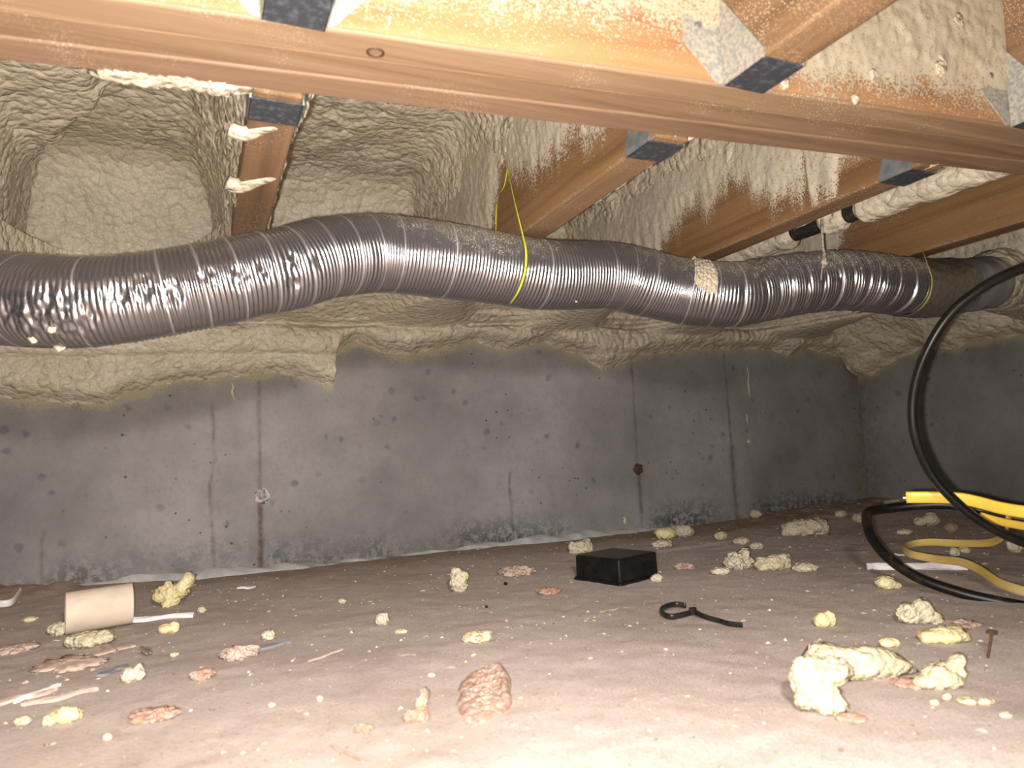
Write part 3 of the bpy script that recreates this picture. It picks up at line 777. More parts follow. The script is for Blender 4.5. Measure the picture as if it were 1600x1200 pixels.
# smears across the bottom of the joist left of centre
for (x0, y0), (x1, y1), r, s in (((372, 208), (440, 200), 0.0075, 1), ((366, 290), (436, 278), 0.009, 2)):
    a = on(x0, y0, 2, JB); b = on(x1, y1, 2, JB)
    m = a * .5 + b * .5
    o = tube('foam_smear', [a + [-0.008, 0, 0.003], a + [0.004, 0.002, 0.001], m + [0, 0.001, 0.0015], m * .4 + b * .6 + [0, -0.001, 0.002], b + [0, 0, 0.003]], [r * 1.2, r * 1.25, r * .85, r * .65, r * .3], M_FOAM, None, 40, 20, (0, 0, 1), (0.62, 1.0), True)
    keep(o, J_far[2])

# ------------------------------------------------------------------ flexible duct
duct_px = [(-260, 452, .99, 150), (-120, 458, .975, 149), (0, 467, .955, 145), (100, 473, .91, 144), (200, 467, .89, 131), (300, 451, .885, 126), (400, 430, .89, 129), (450, 420, .90, 128), (500, 406, .915, 125), (550, 399, .93, 122),
           (600, 397, .94, 120), (700, 408, .945, 119), (780, 420, .95, 111), (850, 430, .95, 107), (950, 431, .95, 101), (1000, 441, .945, 104), (1050, 452, .935, 102), (1100, 459, .915, 102),
           (1150, 460, .90, 100), (1200, 451, .895, 97), (1260, 442, .885, 95), (1320, 438, .875, 92), (1380, 444, .865, 91), (1420, 449, .87, 91)]
duct = empty('flexible_duct', (0.3, 0.94, 0.5), 'shiny ribbed aluminium flexible duct sagging under the joists', 'duct')
pts = []
for px, py, y, t in duct_px:
    p = on(px, py, 1, y); d = depth_of(p); cosv = math.cos(math.atan2(abs(px - CX), F)); pts.append((*p, 0.5 * t * d / F - 0.0008))
pts = np.array(pts); pts[:, 3] = pts[:, 3] * 0.4 + 0.6 * np.convolve(np.pad(pts[:, 3], 2, mode='edge'), np.ones(5) / 5, 'valid')
PITCH = 0.0054
def build_duct():
    C0, s0 = catmull(pts, 400); Ltot = s0[-1]
    n = int(Ltot / PITCH * 7); seg = 72
    C, s = catmull(pts, n)
    R = C[:, 3]; C = C[:, :3]
    T, N, B = frames(C)
    th = np.linspace(0, 2 * math.pi, seg, endpoint=False)
    S = s[:, None] + 0 * th[None, :]
    sl = S + PITCH * th[None, :] / (2 * math.pi)                # the ribs wind as a spiral
    P0 = (C[:, None, :] + R[:, None, None] * (np.cos(th)[None, :, None] * N[:, None, :] + np.sin(th)[None, :, None] * B[:, None, :])).reshape(-1, 3)
    stretch = 0.9 + 0.0 * sl
    ph = sl / PITCH + 0.35 * fbm(np.stack([sl.ravel() * 14, P0[:, 0] * 0, P0[:, 2] * 0], 1), 2, 81).reshape(n, seg)
    rib = np.abs(np.sin(math.pi * ph)) ** 0.9
    turn = np.floor(ph)
    # every few turns the ribs are pulled apart into a wider smooth band, elsewhere pushed together
    hv = _h((turn.astype(np.int64)).ravel(), np.zeros(n * seg, np.int64), np.zeros(n * seg, np.int64), 5).reshape(n, seg)
    amp = 0.00135 + 0.0004 * hv
    seam = ((turn % 7) == 2) * (hv > 0.3) * (0.35 + 0.65 * hv) * (0.5 - 0.5 * np.cos(2 * math.pi * ph)) ** 2  # mask of the lock seam, carries its painted bright streaks
    amp = np.where((turn % 7) == 2, amp * 1.4, amp)
    dr = amp * rib
    side = fbm(P0 * 26, 2, 83).reshape(n, seg)
    right = sstep(1.12, 1.35, s)[:, None]
    fold = (0.5 + 0.5 * np.sin(2 * math.pi * (s[:, None] / 0.031 + 0.15 * side))) ** 6
    dr = dr - 0.0058 * fold * right * (0.6 + 0.4 * side)
    dr = dr + 0.0012 * side
    Pd = P0
    dent = np.clip(cell(Pd * 125, 84) , 0, 1).reshape(n, seg)
    dz = np.zeros((n, seg))
    for px, py, rad in ((25, 490, .022), (55, 500, .026), (90, 480, .03), (100, 520, .03), (185, 462, .018), (225, 455, .02), (270, 460, .018), (325, 435, .012), (375, 433, .016), (412, 425, .014), (455, 412, .017), (462, 447, .013), (490, 410, .012), (138, 492, .016)):
        yq = float(np.interp(on(px, py, 1, 0.86)[0], pts[:, 0], pts[:, 1])) - 0.046; q = on(px, py, 1, yq)
        d2 = np.linalg.norm(Pd - q, axis=1).reshape(n, seg)
        dz = np.maximum(dz, np.exp(-(d2 / (rad * 0.8)) ** 4))
    dr = dr * (1 - 0.5 * dz) + dz * (0.0085 * (dent - 0.6) - 0.0015)
    V = P0 + ((dr[:, :, None]) * (np.cos(th)[None, :, None] * N[:, None, :] + np.sin(th)[None, :, None] * B[:, None, :])).reshape(-1, 3)
    top = np.cos(th)[None, :]                                    # dust and foam specks settle on the top
    fac = np.zeros((n, 1))
    xw = C[:, 0][:, None]
    zone = 0.85 * np.exp(-((xw - 0.36) / 0.15) ** 2) + 0.62 * sstep(0.5, 0.75, xw) + 0.38 * sstep(0.85, 1.0, xw)
    dust = np.clip(zone * sstep(-0.55, 0.65, top) + 0.12 * sstep(0.2, 1, top), 0, 1)
    dust = np.maximum(dust, 0.75 * np.exp(-((xw - 0.30) / 0.10) ** 2) * np.exp(-((top - 0.75) / 0.25) ** 2) * 0.9)
    # thick cake of foam stuck in the ribs
    q = on(1105, 428, 1, 0.87); dd = np.linalg.norm((P0 - q) * np.array([1.5, 0.6, 1]), axis=1).reshape(n, seg)
    o = np_mesh('ribbed_sleeve', V, grid_faces(n, seg, closed=True), M_DUCT, None, attrs=dict(dust=dust.ravel(), seam=seam.ravel()))
    keep(o, duct)
    # the cake: patch of the sleeve surface lifted a little
    q = on(1104, 428, 1, 0.87)
    i0 = int(np.argmin(np.linalg.norm(C - on(1102, 460, 1, 0.915), axis=1)))
    I = np.arange(i0 - 42, i0 + 42); J = np.arange(seg)
    sub = V.reshape(n, seg, 3)[I][:, J]
    nn = (sub - C[I][:, None, :]); nn /= np.linalg.norm(nn, axis=2, keepdims=True)
    Pq = sub.reshape(-1, 3)
    pxs = ROT.T @ (Pq - CAM).T; xs = CX + F * pxs[0] / -pxs[2]; ys = CY - F * pxs[1] / -pxs[2]
    e = 1 - ((xs - 1101 - (ys - 430) * 0.28) / 21) ** 2 - ((ys - 428) / 33) ** 2 + 0.5 * fbm(Pq * 120, 2, 88)
    facing = (nn.reshape(-1, 3) @ (CAM - q)) > 0
    lift = np.where(facing, 0.0035 * sstep(0, 0.3, e) - 0.0012, -0.0012)
    keepv = (lift > -0.0010).reshape(len(I), seg)
    Fq = grid_faces(len(I), seg, closed=True); m = keepv.ravel()[Fq].any(1)
    Vc = Pq + nn.reshape(-1, 3) * lift[:, None]
    used = np.unique(Fq[m]); mp = -np.ones(len(Vc), int); mp[used] = np.arange(len(used))
    if len(used): keep(np_mesh('foam_cake', Vc[used], mp[Fq[m]], M_CHUNK_DUSTY), duct)
build_duct()
# taped joint and smooth end collar that runs into the foam
def ring_tube(name, pl, mat, ribs, amp, seed, n=90):
    C, s = catmull(pl, n); R = C[:, 3]; C = C[:, :3]; T, N, B = frames(C); seg = 110
    th = np.linspace(0, 2 * math.pi, seg, endpoint=False)
    rr = R[:, None] + amp * np.sin(2 * math.pi * s[:, None] / ribs) if ribs else R[:, None] + 0 * th[None, :]
    V = (C[:, None, :] + R[:, None, None] * (np.cos(th)[None, :, None] * N[:, None, :] + np.sin(th)[None, :, None] * B[:, None, :])).reshape(-1, 3)
    k = (rr + 0 * th[None, :]) + (0.0030 * fbm(V * 55, 3, seed) + 0.0030 * (pillow(V * 130, seed + 1) - 0.6)).reshape(n, seg) * (1 if not ribs else 0)
    V = (C[:, None, :] + k[:, :, None] * (np.cos(th)[None, :, None] * N[:, None, :] + np.sin(th)[None, :, None] * B[:, None, :])).reshape(-1, 3)
    return keep(np_mesh(name, V, grid_faces(n, seg, closed=True), mat), duct)
def dp(px, py, y, t):
    p = on(px, py, 1, y); return (*p, 0.5 * t * depth_of(p) / F)
ring_tube('taped_joint', [dp(1408, 447, .868, 92), dp(1430, 450, .872, 92), dp(1460, 450, .88, 90), dp(1488, 448, .895, 87)], M_TAPE, 0, 0, 91)
ring_tube('end_collar', [dp(1478, 448, .89, 84), dp(1510, 446, .91, 83), dp(1545, 441, .945, 81), dp(1600, 436, 1.03, 77), dp(1640, 432, 1.10, 74)], M_RIGID, 0.0062, 0.0011, 92, 240)

def end_foam():
    L = [dp(1532, 442, .93, 76), dp(1545, 441, .945, 82), dp(1560, 440, .965, 93), dp(1580, 438, .995, 106), dp(1605, 435, 1.04, 122), dp(1640, 432, 1.10, 150), dp(1700, 430, 1.2, 230)]
    n, seg = 150, 190
    C, s_ = catmull(L, n); R_ = C[:, 3]; C = C[:, :3]; T, N, B = frames(C)
    th = np.linspace(0, 2 * math.pi, seg, endpoint=False)
    dirs = np.cos(th)[None, :, None] * N[:, None, :] + np.sin(th)[None, :, None] * B[:, None, :]
    V = C[:, None, :] + R_[:, None, None] * dirs
    d = foam_relief(V.reshape(-1, 3), 57, None, (1, 1, 1), 1.1).reshape(n, seg)
    V = V + (d * sstep(0.01, 0.06, s_)[:, None])[:, :, None] * (dirs * 0.8 - T[:, None, :] * 0.6)
    tag(np_mesh('spray_foam', V.reshape(-1, 3), grid_faces(n, seg, closed=True), M_FOAM), 'foam collar swallowing the right end of the duct', None, None, 'stuff')
end_foam()
# dangling strings that hold the duct up
def strap(name, px_pts, label):
    P = [on(x, y, 1, yy) for x, y, yy in px_pts]
    return P
s1 = empty('hanging_string', on(795, 258, 1, 0.93), 'bright yellow string looped round the middle of the duct', 'string')
R1 = 0.052
def loop_round(px_top, px_bot, yc, zoff=0):
    return None
keep(tube('string_loop', [on(793, 262, 1, .98), on(803, 310, 1, .93), on(818, 372, 1, .885), on(822, 395, 1, .872), on(820, 425, 1, .868), on(810, 455, 1, .885), on(797, 475, 1, .93)], [.0007, .0008, .0013, .0018, .0018, .0015, .0010], M_STRING, None, 60, 6), s1)
keep(tube('string_tail', [on(765, 235, 1, 1.12), on(772, 270, 1, 1.08), on(776, 305, 1, 1.05), on(776, 330, 1, 1.03), on(774, 375, 1, 1.0)], .0008, M_STRING, None, 40, 6), s1)
keep(tube('string_tail', [on(793, 262, 1, .98), on(788, 290, 1, 1.0), on(777, 312, 1, 1.04), on(774, 350, 1, 1.03)], .0008, M_STRING, None, 40, 6), s1)
s2 = empty('hanging_string', on(1420, 330, 1, 0.9), 'thin dull yellow string round the taped duct joint', 'string')
keep(tube('string_loop', [on(1420, 328, 1, .93), on(1436, 375, 1, .86), on(1448, 410, 1, .818), on(1456, 435, 1, .812), on(1453, 460, 1, .815), on(1440, 480, 1, .835), on(1420, 496, 1, .88)], [.0006, .0007, .0009, .0012, .0013, .0011, .0008], M_STRING_DULL, None, 60, 6), s2)
keep(tube('string_tail', [on(1379, 340, 1, 1.05), on(1378, 370, 1, 1.0), on(1377, 402, 1, .95)], .0006, M_STRING_DULL, None, 20, 6), s2)

# foamed pipe between two joists
pipe = empty('foamed_pipe', on(1300, 345, 0, 1.0), 'black pipe coated in lumpy foam with two bare black gaps', 'pipe')
def pipe_pt(px, py, x): return on(px, py, 0, x)
PA, PB = on(1590, 258, 2, 0.605), on(1150, 405, 2, 0.605)
PA = np.array([1.005, PA[1], 0.592]); PB = np.array([0.955, PB[1], 0.592])
def pl(px):
    # point on the pipe axis whose picture x is px
    best = None
    for t in np.linspace(-0.6, 1.6, 800):
        q = PA + (PB - PA) * t; c = ROT.T @ (q - CAM)
        if c[2] > -0.05: continue
        e = abs(CX + F * c[0] / -c[2] - px)
        if best is None or e < best[0]: best = (e, q)
    return best[1]
A0, A1 = pl(1640), pl(1050)
keep(tube('bare_pipe', [A0, (A0 + A1) / 2, A1], 0.0165, M_PIPE, None, 30, 24), pipe)
def pipe_foam(p0, p1, seed):
    a, b = pl(p0), pl(p1); n, seg = 120, 44
    C, s = catmull(np.array([a, (a * 2 + b) / 3, (a + 2 * b) / 3, b]), n); T, N, B = frames(C)
    th = np.linspace(0, 2 * math.pi, seg, endpoint=False)
    V = (C[:, None, :] + 0.02 * (np.cos(th)[None, :, None] * N[:, None, :] + np.sin(th)[None, :, None] * B[:, None, :])).reshape(-1, 3)
    end = np.minimum(s, s[-1] - s); end = sstep(0, 0.016, end)[:, None]
    k = 0.0145 + 0.0075 * end + (0.0045 * pillow(V * 48, seed) + 0.0035 * fbm(V * 30, 2, seed)).reshape(n, seg) * end
    V = (C[:, None, :] + k[:, :, None] * (np.cos(th)[None, :, None] * N[:, None, :] + np.sin(th)[None, :, None] * B[:, None, :])).reshape(-1, 3)
    keep(np_mesh('foam_coat', V, grid_faces(n, seg, closed=True), M_FOAM), pipe)
pipe_foam(1630, 1338, 1); pipe_foam(1328, 1282, 2); pipe_foam(1245, 1060, 3)

# foam drip hanging off the joist in front of the pipe
drip = empty('foam_drip', on(1283, 325, 0, 0.822), 'thin strand of foam dripping from a joist onto the duct', 'foam')
yd = 0.84
keep(tube('strand', [on(1276, 318, 1, yd + .06), on(1283, 330, 1, yd + .03), on(1284, 350, 1, yd), on(1286, 385, 1, yd - .005), on(1288, 402, 1, yd - .01), on(1284, 425, 1, yd - .014), on(1283, 438, 1, yd - .015)], [.006, .003, .0025, .002, .0025, .0012, .0008], M_CHUNK_DUSTY, None, 60, 8), drip)
o = blob('bead', [(on(1288, 409, 1, yd - .012), (0.006, 0.005, 0.007))], M_CHUNK_DUSTY, None, 3, 3, 0.2); keep(o, drip)
o = blob('root', [(on(1276, 320, 1, yd + .055), (0.011, 0.010, 0.010))], M_CHUNK_DUSTY, None, 3, 5, 0.3); keep(o, drip)

# ------------------------------------------------------------------ cables
def at_list(L): return [at(x, y, d) for x, y, d in L]
cb = empty('black_cable', at(1425, 640, .84), 'thick black cable hanging in a big loop at the right edge', 'cable')
keep(tube('sheath', at_list([(2300, 330, .50), (2000, 370, .57), (1760, 400, .66), (1660, 402, .70), (1600, 418, .74), (1540, 446, .78), (1485, 490, .81), (1445, 555, .83), (1427, 620, .845), (1430, 680, .85), (1455, 740, .85), (1500, 790, .84), (1550, 825, .83), (1610, 852, .82), (1720, 890, .80), (1900, 925, .74), (2200, 950, .66)]), 0.0056, M_BLACK, None, 180, 16), cb)
cb2 = empty('black_cable', at(1450, 900, .95), 'dusty black cable bent in a hook above the floor at right', 'cable')
keep(tube('sheath', at_list([(2200, 830, .80), (1900, 845, .90), (1750, 835, .97), (1640, 818, 1.02), (1580, 808, 1.05), (1530, 797, 1.08), (1480, 789, 1.10), (1430, 790, 1.12), (1385, 795, 1.13), (1358, 800, 1.12), (1354, 812, 1.10), (1362, 840, 1.07), (1388, 872, 1.03), (1435, 903, .99), (1500, 926, .955), (1560, 940, .93), (1640, 955, .90), (1800, 985, .82), (2200, 1020, .66)]), 0.0072, M_BLACK_DUST, None, 200, 16), cb2)
def flat_cable(name, L, a, b, mat, up, parent, n=120):
    return keep(tube(name, at_list(L), 1.0, mat, None, n, 20, up, (a, b), True, True), parent)
y1 = empty('yellow_cable', at(1500, 780, .86), 'bright yellow flat cable with a cut end above the hanging black loop', 'cable')
YL = [(1416, 777, .90), (1460, 777, .885), (1500, 779, .87), (1530, 785, .855), (1565, 794, .835), (1610, 801, .81), (1720, 812, .76), (1950, 850, .68), (2250, 900, .60)]
flat_cable('sheath', YL, .0074, .0036, M_YEL, (-0.1, -0.25, 1), y1)
for dy, mt in ((-4, M_COPPER), (1, M_WHITE), (5, M_COPPER)):
    keep(tube('wire_end', at_list([(1421, 777 + dy, .90), (1416, 777 + dy, .90), (1411 - (2 if dy < 0 else 0), 777 + dy - (1 if dy < 0 else 0), .90)]), .0014, mt, None, 10, 8), y1)
y2 = empty('yellow_cable', at(1570, 818, .95), 'short yellow cable just below the bright one at right edge', 'cable')
flat_cable('sheath', [(1532, 806, 1.0), (1560, 814, .98), (1600, 822, .95), (1700, 838, .88), (1950, 880, .76), (2200, 930, .66)], .0056, .0034, M_YEL, (0, -0.2, 1), y2)
y3 = empty('yellow_cable', ground(1470, 870), 'dusty yellow cable snaking over the floor at right', 'cable')
Y3 = [(1577, 800, 1.03), (1574, 822, 1.04), (1568, 838, 1.06), (1545, 848, 1.10), (1500, 849, 1.16), (1455, 847, 1.20), (1425, 850, 1.21), (1412, 857, 1.19), (1424, 866, 1.14), (1460, 873, 1.10), (1500, 878, 1.05), (1530, 890, 1.01), (1560, 910, .95), (1600, 924, .90), (1680, 945, .84), (1900, 990, .72), (2200, 1040, .60)]
flat_cable('sheath', Y3, .0062, .0026, M_YEL_DUST, (0.1, -0.35, 1), y3, 200)

# ------------------------------------------------------------------ things on the floor
# black square plastic box, 10 cm wide
def build_box():
    A = np.array([0.599, 1.12, 0]); B = np.array([0.631, 1.019, 0]); C = np.array([0.731, 1.051, 0])
    ctr = (A + C) / 2; ang = math.atan2(C[1] - B[1], C[0] - B[0])
    r = empty('plastic_box', (ctr[0], ctr[1], fz(ctr[0], ctr[1]) - 0.001), 'black square plastic box lying upside down on the floor', 'box', rotz=ang)
    h = 0.052; H = 0.043
    bm = bmesh.new(); rc = 0.006
    def ringv(half, z, rad):
        out = []
        for sx, sy, a0 in ((1, 1, 0), (-1, 1, 90), (-1, -1, 180), (1, -1, 270)):
            for k in range(5):
                a = math.radians(a0 + 22.5 * k); out.append(bm.verts.new((sx * (half - rad) + rad * math.cos(a), sy * (half - rad) + rad * math.sin(a), z)))
        return out
    rings = [ringv(h - 0.003, 0.004, .005), ringv(h, H - .003, rc), ringv(h - .0012, H - .0008, rc), ringv(h - .004, H, rc), ringv(h - 0.010, H - 0.0006, rc), ringv(h - 0.02, H - 0.0008, rc)]
    rings = [ringv(h - 0.0005, 0.0, rc), ringv(h - 0.0012, H - .003, rc), ringv(h - .0022, H - .0008, rc), ringv(h - .005, H, rc)]
    for a, b in zip(rings, rings[1:]):
        for k in range(20): bm.faces.new((a[k], a[(k + 1) % 20], b[(k + 1) % 20], b[k]))
    bm.faces.new(rings[-1])
    bm_obj('shell', bm, M_BOX, r)
    bm = bmesh.new()
    a = ringv(h + 0.0025, 0.0, rc); b = ringv(h + 0.0025, 0.0035, rc); c = ringv(h + 0.001, 0.0055, rc); d = ringv(h - 0.001, 0.0058, rc)
    for u, v in ((a, b), (b, c), (c, d)):
        for k in range(20): bm.faces.new((u[k], u[(k + 1) % 20], v[(k + 1) % 20], v[k]))
    bm_obj('rim', bm, M_BOX, r)
    for sx, yy, zz in ((1, -0.03, 0.026), (1, -0.012, 0.024)):
        bm = box_bm((-0.0015 + yy * -1.0, -h - 0.0012, zz), (0.0030 - yy, -h + 0.001, zz + 0.0016), 0.0004, 1)
        bm_obj('tab', bm, M_BOX, r)
build_box()

# cable tie
tie = empty('cable_tie', ground(1080, 960), 'black cable tie with open loop and tail lying on the floor', 'cable tie')
def g2(px, py, dz=0.003): return ground(px, py) + np.array([0, 0, dz])
L = [g2(1072, 951, .006), g2(1055, 950, .007), g2(1038, 955, .007), g2(1033, 961, .006), g2(1046, 968, .005), g2(1066, 966, .005), g2(1080, 961, .005)]
keep(tube('strap_loop', L, 1.0, M_TIE, None, 60, 12, (0, 0, 1), (.0036, .0016), True, True), tie)
keep(tube('tail', [g2(1083, 960, .006), g2(1100, 967, .004), g2(1125, 972), g2(1140, 977), g2(1160, 979)], 1.0, M_TIE, None, 50, 12, (0, -0.5, 1), (.0034, .0018), True, True), tie)
p = g2(1083, 961, 0.006)
keep(bm_obj('head', box_bm(p - [.0045, .003, .004], p + [.0045, .003, .0055], .0012, 2), M_TIE), tie)

# beige tube
def build_tube():
    a = on(102, 958, 2, 0.030); d = depth_of(a)
    a = np.array([*a[:2], 0.0295]); vd = ray(102, 958)
    b = at(206, 942, d + 0.046)
    r = empty('cardboard_tube', ((a[0] + b[0]) / 2, (a[1] + b[1]) / 2, 0), 'short pale beige tube lying on the floor by the wall at left', 'tube')
    n, seg = 24, 48; ax = nrm(b - a); N = np.array([0, 0, 1.0]); B = np.cross(ax, N)
    th = np.linspace(0, 2 * math.pi, seg, endpoint=False)
    prof = [(0, .0275), (0.001, .0285)] + [(t, .0285) for t in np.linspace(.01, .99, n)] + [(0.999, .0285), (1, .0275), (0.99, .0262), (0.5, .0262), (0.01, .0262), (0, .0275)]
    V = []
    for t, rad in prof:
        for k in th:
            rr = rad * (1 + 0.015 * math.sin(2 * k + 1))
            V.append(a + (b - a) * t + rr * (math.cos(k) * N + math.sin(k) * B))
    keep(np_mesh('wall', V, grid_faces(len(prof), seg, closed=True), M_TUBE), r)
build_tube()

def chip(name, px, py, L, W, T, ang, mat, label, cat, tilt=0.0, seed=0, bend=0.0, group=None, lift=0.0):
    """thin irregular flake or strip lying on the floor"""
    c = ground(px, py); n, m = 14, 5
    rg = random.Random(seed)
    V = []
    for side in (1, -1):
        for i in range(n):
            u = i / (n - 1) * 2 - 1
            e = (1 - abs(u) ** 6) ** 0.5 if cat != 'strip' else 1.0
            wv = W * (0.85 + 0.15 * math.sin(5 * u + seed)) * max(e, 0.25)
            for j in range(m):
                v = j / (m - 1) * 2 - 1
                V.append((u * L / 2 + (0 if cat == 'strip' else 0.05 * L * math.sin(9 * v + seed)), v * wv / 2 + bend * L * u * u, T * (0.5 * side + 0.5) + T * 0.25 * math.sin(4 * u + 3 * v + seed)))
    Fq = np.vstack([grid_faces(n, m), grid_faces(n, m, True) + n * m])
    rim = []
    loop = [i * m for i in range(n)] + [(n - 1) * m + j for j in range(1, m)] + [i * m + m - 1 for i in range(n - 2, -1, -1)] + [j for j in range(m - 2, 0, -1)]
    for k in range(len(loop)):
        a, b = loop[k], loop[(k + 1) % len(loop)]; rim.append((a, b, b + n * m, a + n * m))
    o = np_mesh(name, V, np.vstack([Fq, rim]), mat, None, False)
    o.location = Vector(c) + Vector((0, 0, 0.0006 + lift)); o.rotation_euler = (0.0, tilt, ang)
    tag(o, label, cat, group); return o

def strip_between(name, p0, p1, W, T, mat, label, cat='strip', bend=0.0):
    a, b = ground(*p0), ground(*p1); mid = (a + b) / 2
    L = float(np.linalg.norm(b - a)); ang = math.atan2(b[1] - a[1], b[0] - a[0])
    q = ROT.T @ (mid - CAM); px = CX + F * q[0] / -q[2]; py = CY - F * q[1] / -q[2]
    return chip(name, px, py, L, W, T, ang, mat, label, cat, 0.0, 3, bend)
strip_between('plastic_strip', (1355, 890), (1510, 889), 0.010, 0.0085, M_WHITE, 'white plastic strip under the black cable at right')
strip_between('plastic_strip', (190, 975), (303, 965), 0.010, 0.005, M_WHITE, 'dirty white strip on the floor in front of the tube')
strip_between('wood_splinter', (118, 990), (182, 1018), 0.010, 0.003, M_PALECHIP, 'pale splinter under the foam lump in front of the tube', 'splinter')
def build_leaf():
    a = ground(128, 988); b = on(168, 947, 1, a[1] + 0.03)
    r = tube('bark_sliver', [a + [0, 0, .002], a * .66 + b * .34 + [.003, -.004, .002], a * .33 + b * .67 + [0.001, -.002, .003], b], 1.0, M_CHIP, None, 30, 10, (1, 0.2, 0.6), (.0085, .0012), True, True)
    tag(r, 'dark bark sliver leaning against the front of the tube', 'bark')
build_leaf()
# half ring of white plastic at the left edge
hr = tube('plastic_ring', [g2(-45, 958, .009), g2(-10, 955, .009), g2(18, 951, .009), g2(32, 941, .009)], 1.0, M_WHITE, None, 40, 12, (0, 0, 1), (.0060, .0018), True, True)
tag(hr, 'curved white plastic piece at the left edge of the floor', 'plastic')

# crumbs of foam, each a thing
def chunk(px, py, w, h, label, mat=M_CHUNK, seed=0, lobes=None, rough=0.16, name='foam_chunk', cat='foam', deep=0.75, sub=4, sink=0.06):
    c = ground(px, py); d = depth_of(c)
    W, H = w * d / F, h * d / F
    c = c + np.array([0, 1, 0]) * W * deep * 0.32
    cr, sr = AX_R, AY_R
    if lobes is None: lobes = [((0, 0, 0.5), (0.5, 0.5, 0.5))]
    LL = [((u * W, v * W * deep, z * H), (a * W, b * W * deep, e * H)) for (u, v, z), (a, b, e) in lobes]
    o = blob(name, LL, mat, None, sub, seed, rough)
    V = np.empty(len(o.data.vertices) * 3, np.float32); o.data.vertices.foreach_get('co', V); V = V.reshape(-1, 3)
    zlo = H * sink; V[:, 2] = np.where(V[:, 2] < zlo, zlo + (V[:, 2] - zlo) * 0.15, V[:, 2])
    V[:, 2] -= V[:, 2].min() + 0.0008
    o.data.vertices.foreach_set('co', V.ravel()); o.data.update()
    o.location = Vector(c); o.rotation_euler = (0, 0, math.atan2(ROT[1, 0], ROT[0, 0]))
    tag(o, label, cat); return o
AX_R, AY_R = ROT[:, 0], ROT[:, 2]
two = [((-0.12, 0, .42), (.36, .45, .44)), ((.25, .05, .5), (.26, .35, .5))]
three = [((0, 0, .45), (.34, .45, .45)), ((-.28, 0, .4), (.24, .3, .38)), ((.28, .05, .45), (.22, .35, .5))]
chunk(272, 950, 66, 56, 'curled yellow foam piece standing between tube and wall', M_CHUNK_YELLOW, 3, [((-.05, 0, .35), (.26, .3, .32)), ((-.28, 0, .38), (.22, .3, .25)), ((.16, 0, .5), (.2, .26, .26)), ((.32, 0, .72), (.13, .22, .26)), ((.38, 0, .85), (.08, .16, .15)), ((-.15, 0, .62), (.1, .2, .2)), ((-.12, -.2, .1), (.14, .2, .14))], 0.2)
chunk(138, 1013, 72, 27, 'knobbly foam lump on the floor in front of the tube', M_CHUNK, 5, three, 0.2)
chunk(90, 991, 32, 20, 'whitish foam lump touching the left end of the tube', M_CHUNK_DUSTY, 6)
chunk(263, 991, 33, 19, 'smooth yellow bean-shaped foam lump beside the white strip', M_CHUNK_YELLOW, 7, two, 0.05)
chunk(720, 924, 32, 38, 'upright pale foam lump alone between tube and box', M_CHUNK, 8, [((0, 0, .4), (.48, .5, .42)), ((-.1, 0, .78), (.28, .3, .24)), ((.3, 0, .6), (.2, .3, .3))], 0.22)
chunk(599, 978, 22, 20, 'tiny round foam lump on the open floor left of centre', M_CHUNK_DUSTY, 9)
chunk(750, 1007, 48, 20, 'oblong pale foam piece near the clay patch', M_CHUNK, 10, three, 0.16)
chunk(912, 866, 36, 24, 'crumbly foam lump behind the black box against the wall', M_CHUNK_DUSTY, 11, three, 0.25)
chunk(1045, 842, 32, 18, 'yellowish foam crumb at the foot of the wall, left of a paler one', M_CHUNK_YELLOW, 12)
chunk(1073, 838, 30, 18, 'pale foam crumb at the wall, touching a yellower one', M_CHUNK_DUSTY, 13)
chunk(1040, 854, 32, 12, 'flat foam crumb just in front of the pair at the wall', M_CHUNK_DUSTY, 14, three, .25)
chunk(1161, 892, 40, 31, 'rough foam lump, left one of three in a row', M_CHUNK_DUSTY, 15, two, 0.24)
chunk(1220, 893, 56, 29, 'rounded foam lump, middle one of three in a row', M_CHUNK, 16, three, 0.16)
chunk(1266, 893, 38, 14, 'flat foam lump, right one of three in a row', M_CHUNK_DUSTY, 17)
chunk(1131, 899, 28, 12, 'small brownish foam crumb left of the row of three', M_CHUNK_DUSTY, 18)
chunk(1274, 836, 66, 30, 'large craggy foam lump on the floor near the wall corner', M_CHUNK_DUSTY, 19, three, 0.28)
chunk(1130, 843, 20, 13, 'small foam crumb halfway between wall and row of three', M_CHUNK_DUSTY, 20)
chunk(1185, 815, 20, 13, 'foam crumb at the wall under the rusty seam', M_CHUNK_DUSTY, 21)
chunk(1163, 851, 26, 12, 'loose foam crumb left of the craggy lump', M_CHUNK_DUSTY, 22)
chunk(1186, 857, 22, 11, 'low foam crumb behind the row of three lumps', M_CHUNK_DUSTY, 23)
chunk(1457, 822, 40, 22, 'two-knobbed foam lump inside the cable hook', M_CHUNK_DUSTY, 24, [((.2, 0, .5), (.3, .4, .48)), ((-.28, 0, .35), (.22, .3, .34)), ((-.05, 0, .35), (.25, .2, .2))], .14)
chunk(1492, 831, 22, 16, 'brown rounded stone inside the cable hook', M_STONE, 25, None, 0.08, 'stone', 'stone')
chunk(1419, 835, 22, 9, 'flat foam flake inside the cable hook', M_CHUNK_DUSTY, 26)
chunk(1410, 800, 40, 12, 'long foam lump under the top of the cable hook', M_CHUNK_DUSTY, 27, three)
chunk(1295, 979, 34, 27, 'round folded foam lump on the open floor at right', M_CHUNK_YELLOW, 28, two, 0.12)
chunk(1397, 921, 40, 24, 'pointed yellowish foam piece left of the black cable', M_CHUNK_YELLOW, 29, [((-.1, 0, .45), (.38, .5, .45)), ((.3, -.1, .25), (.24, .2, .24))], 0.1)
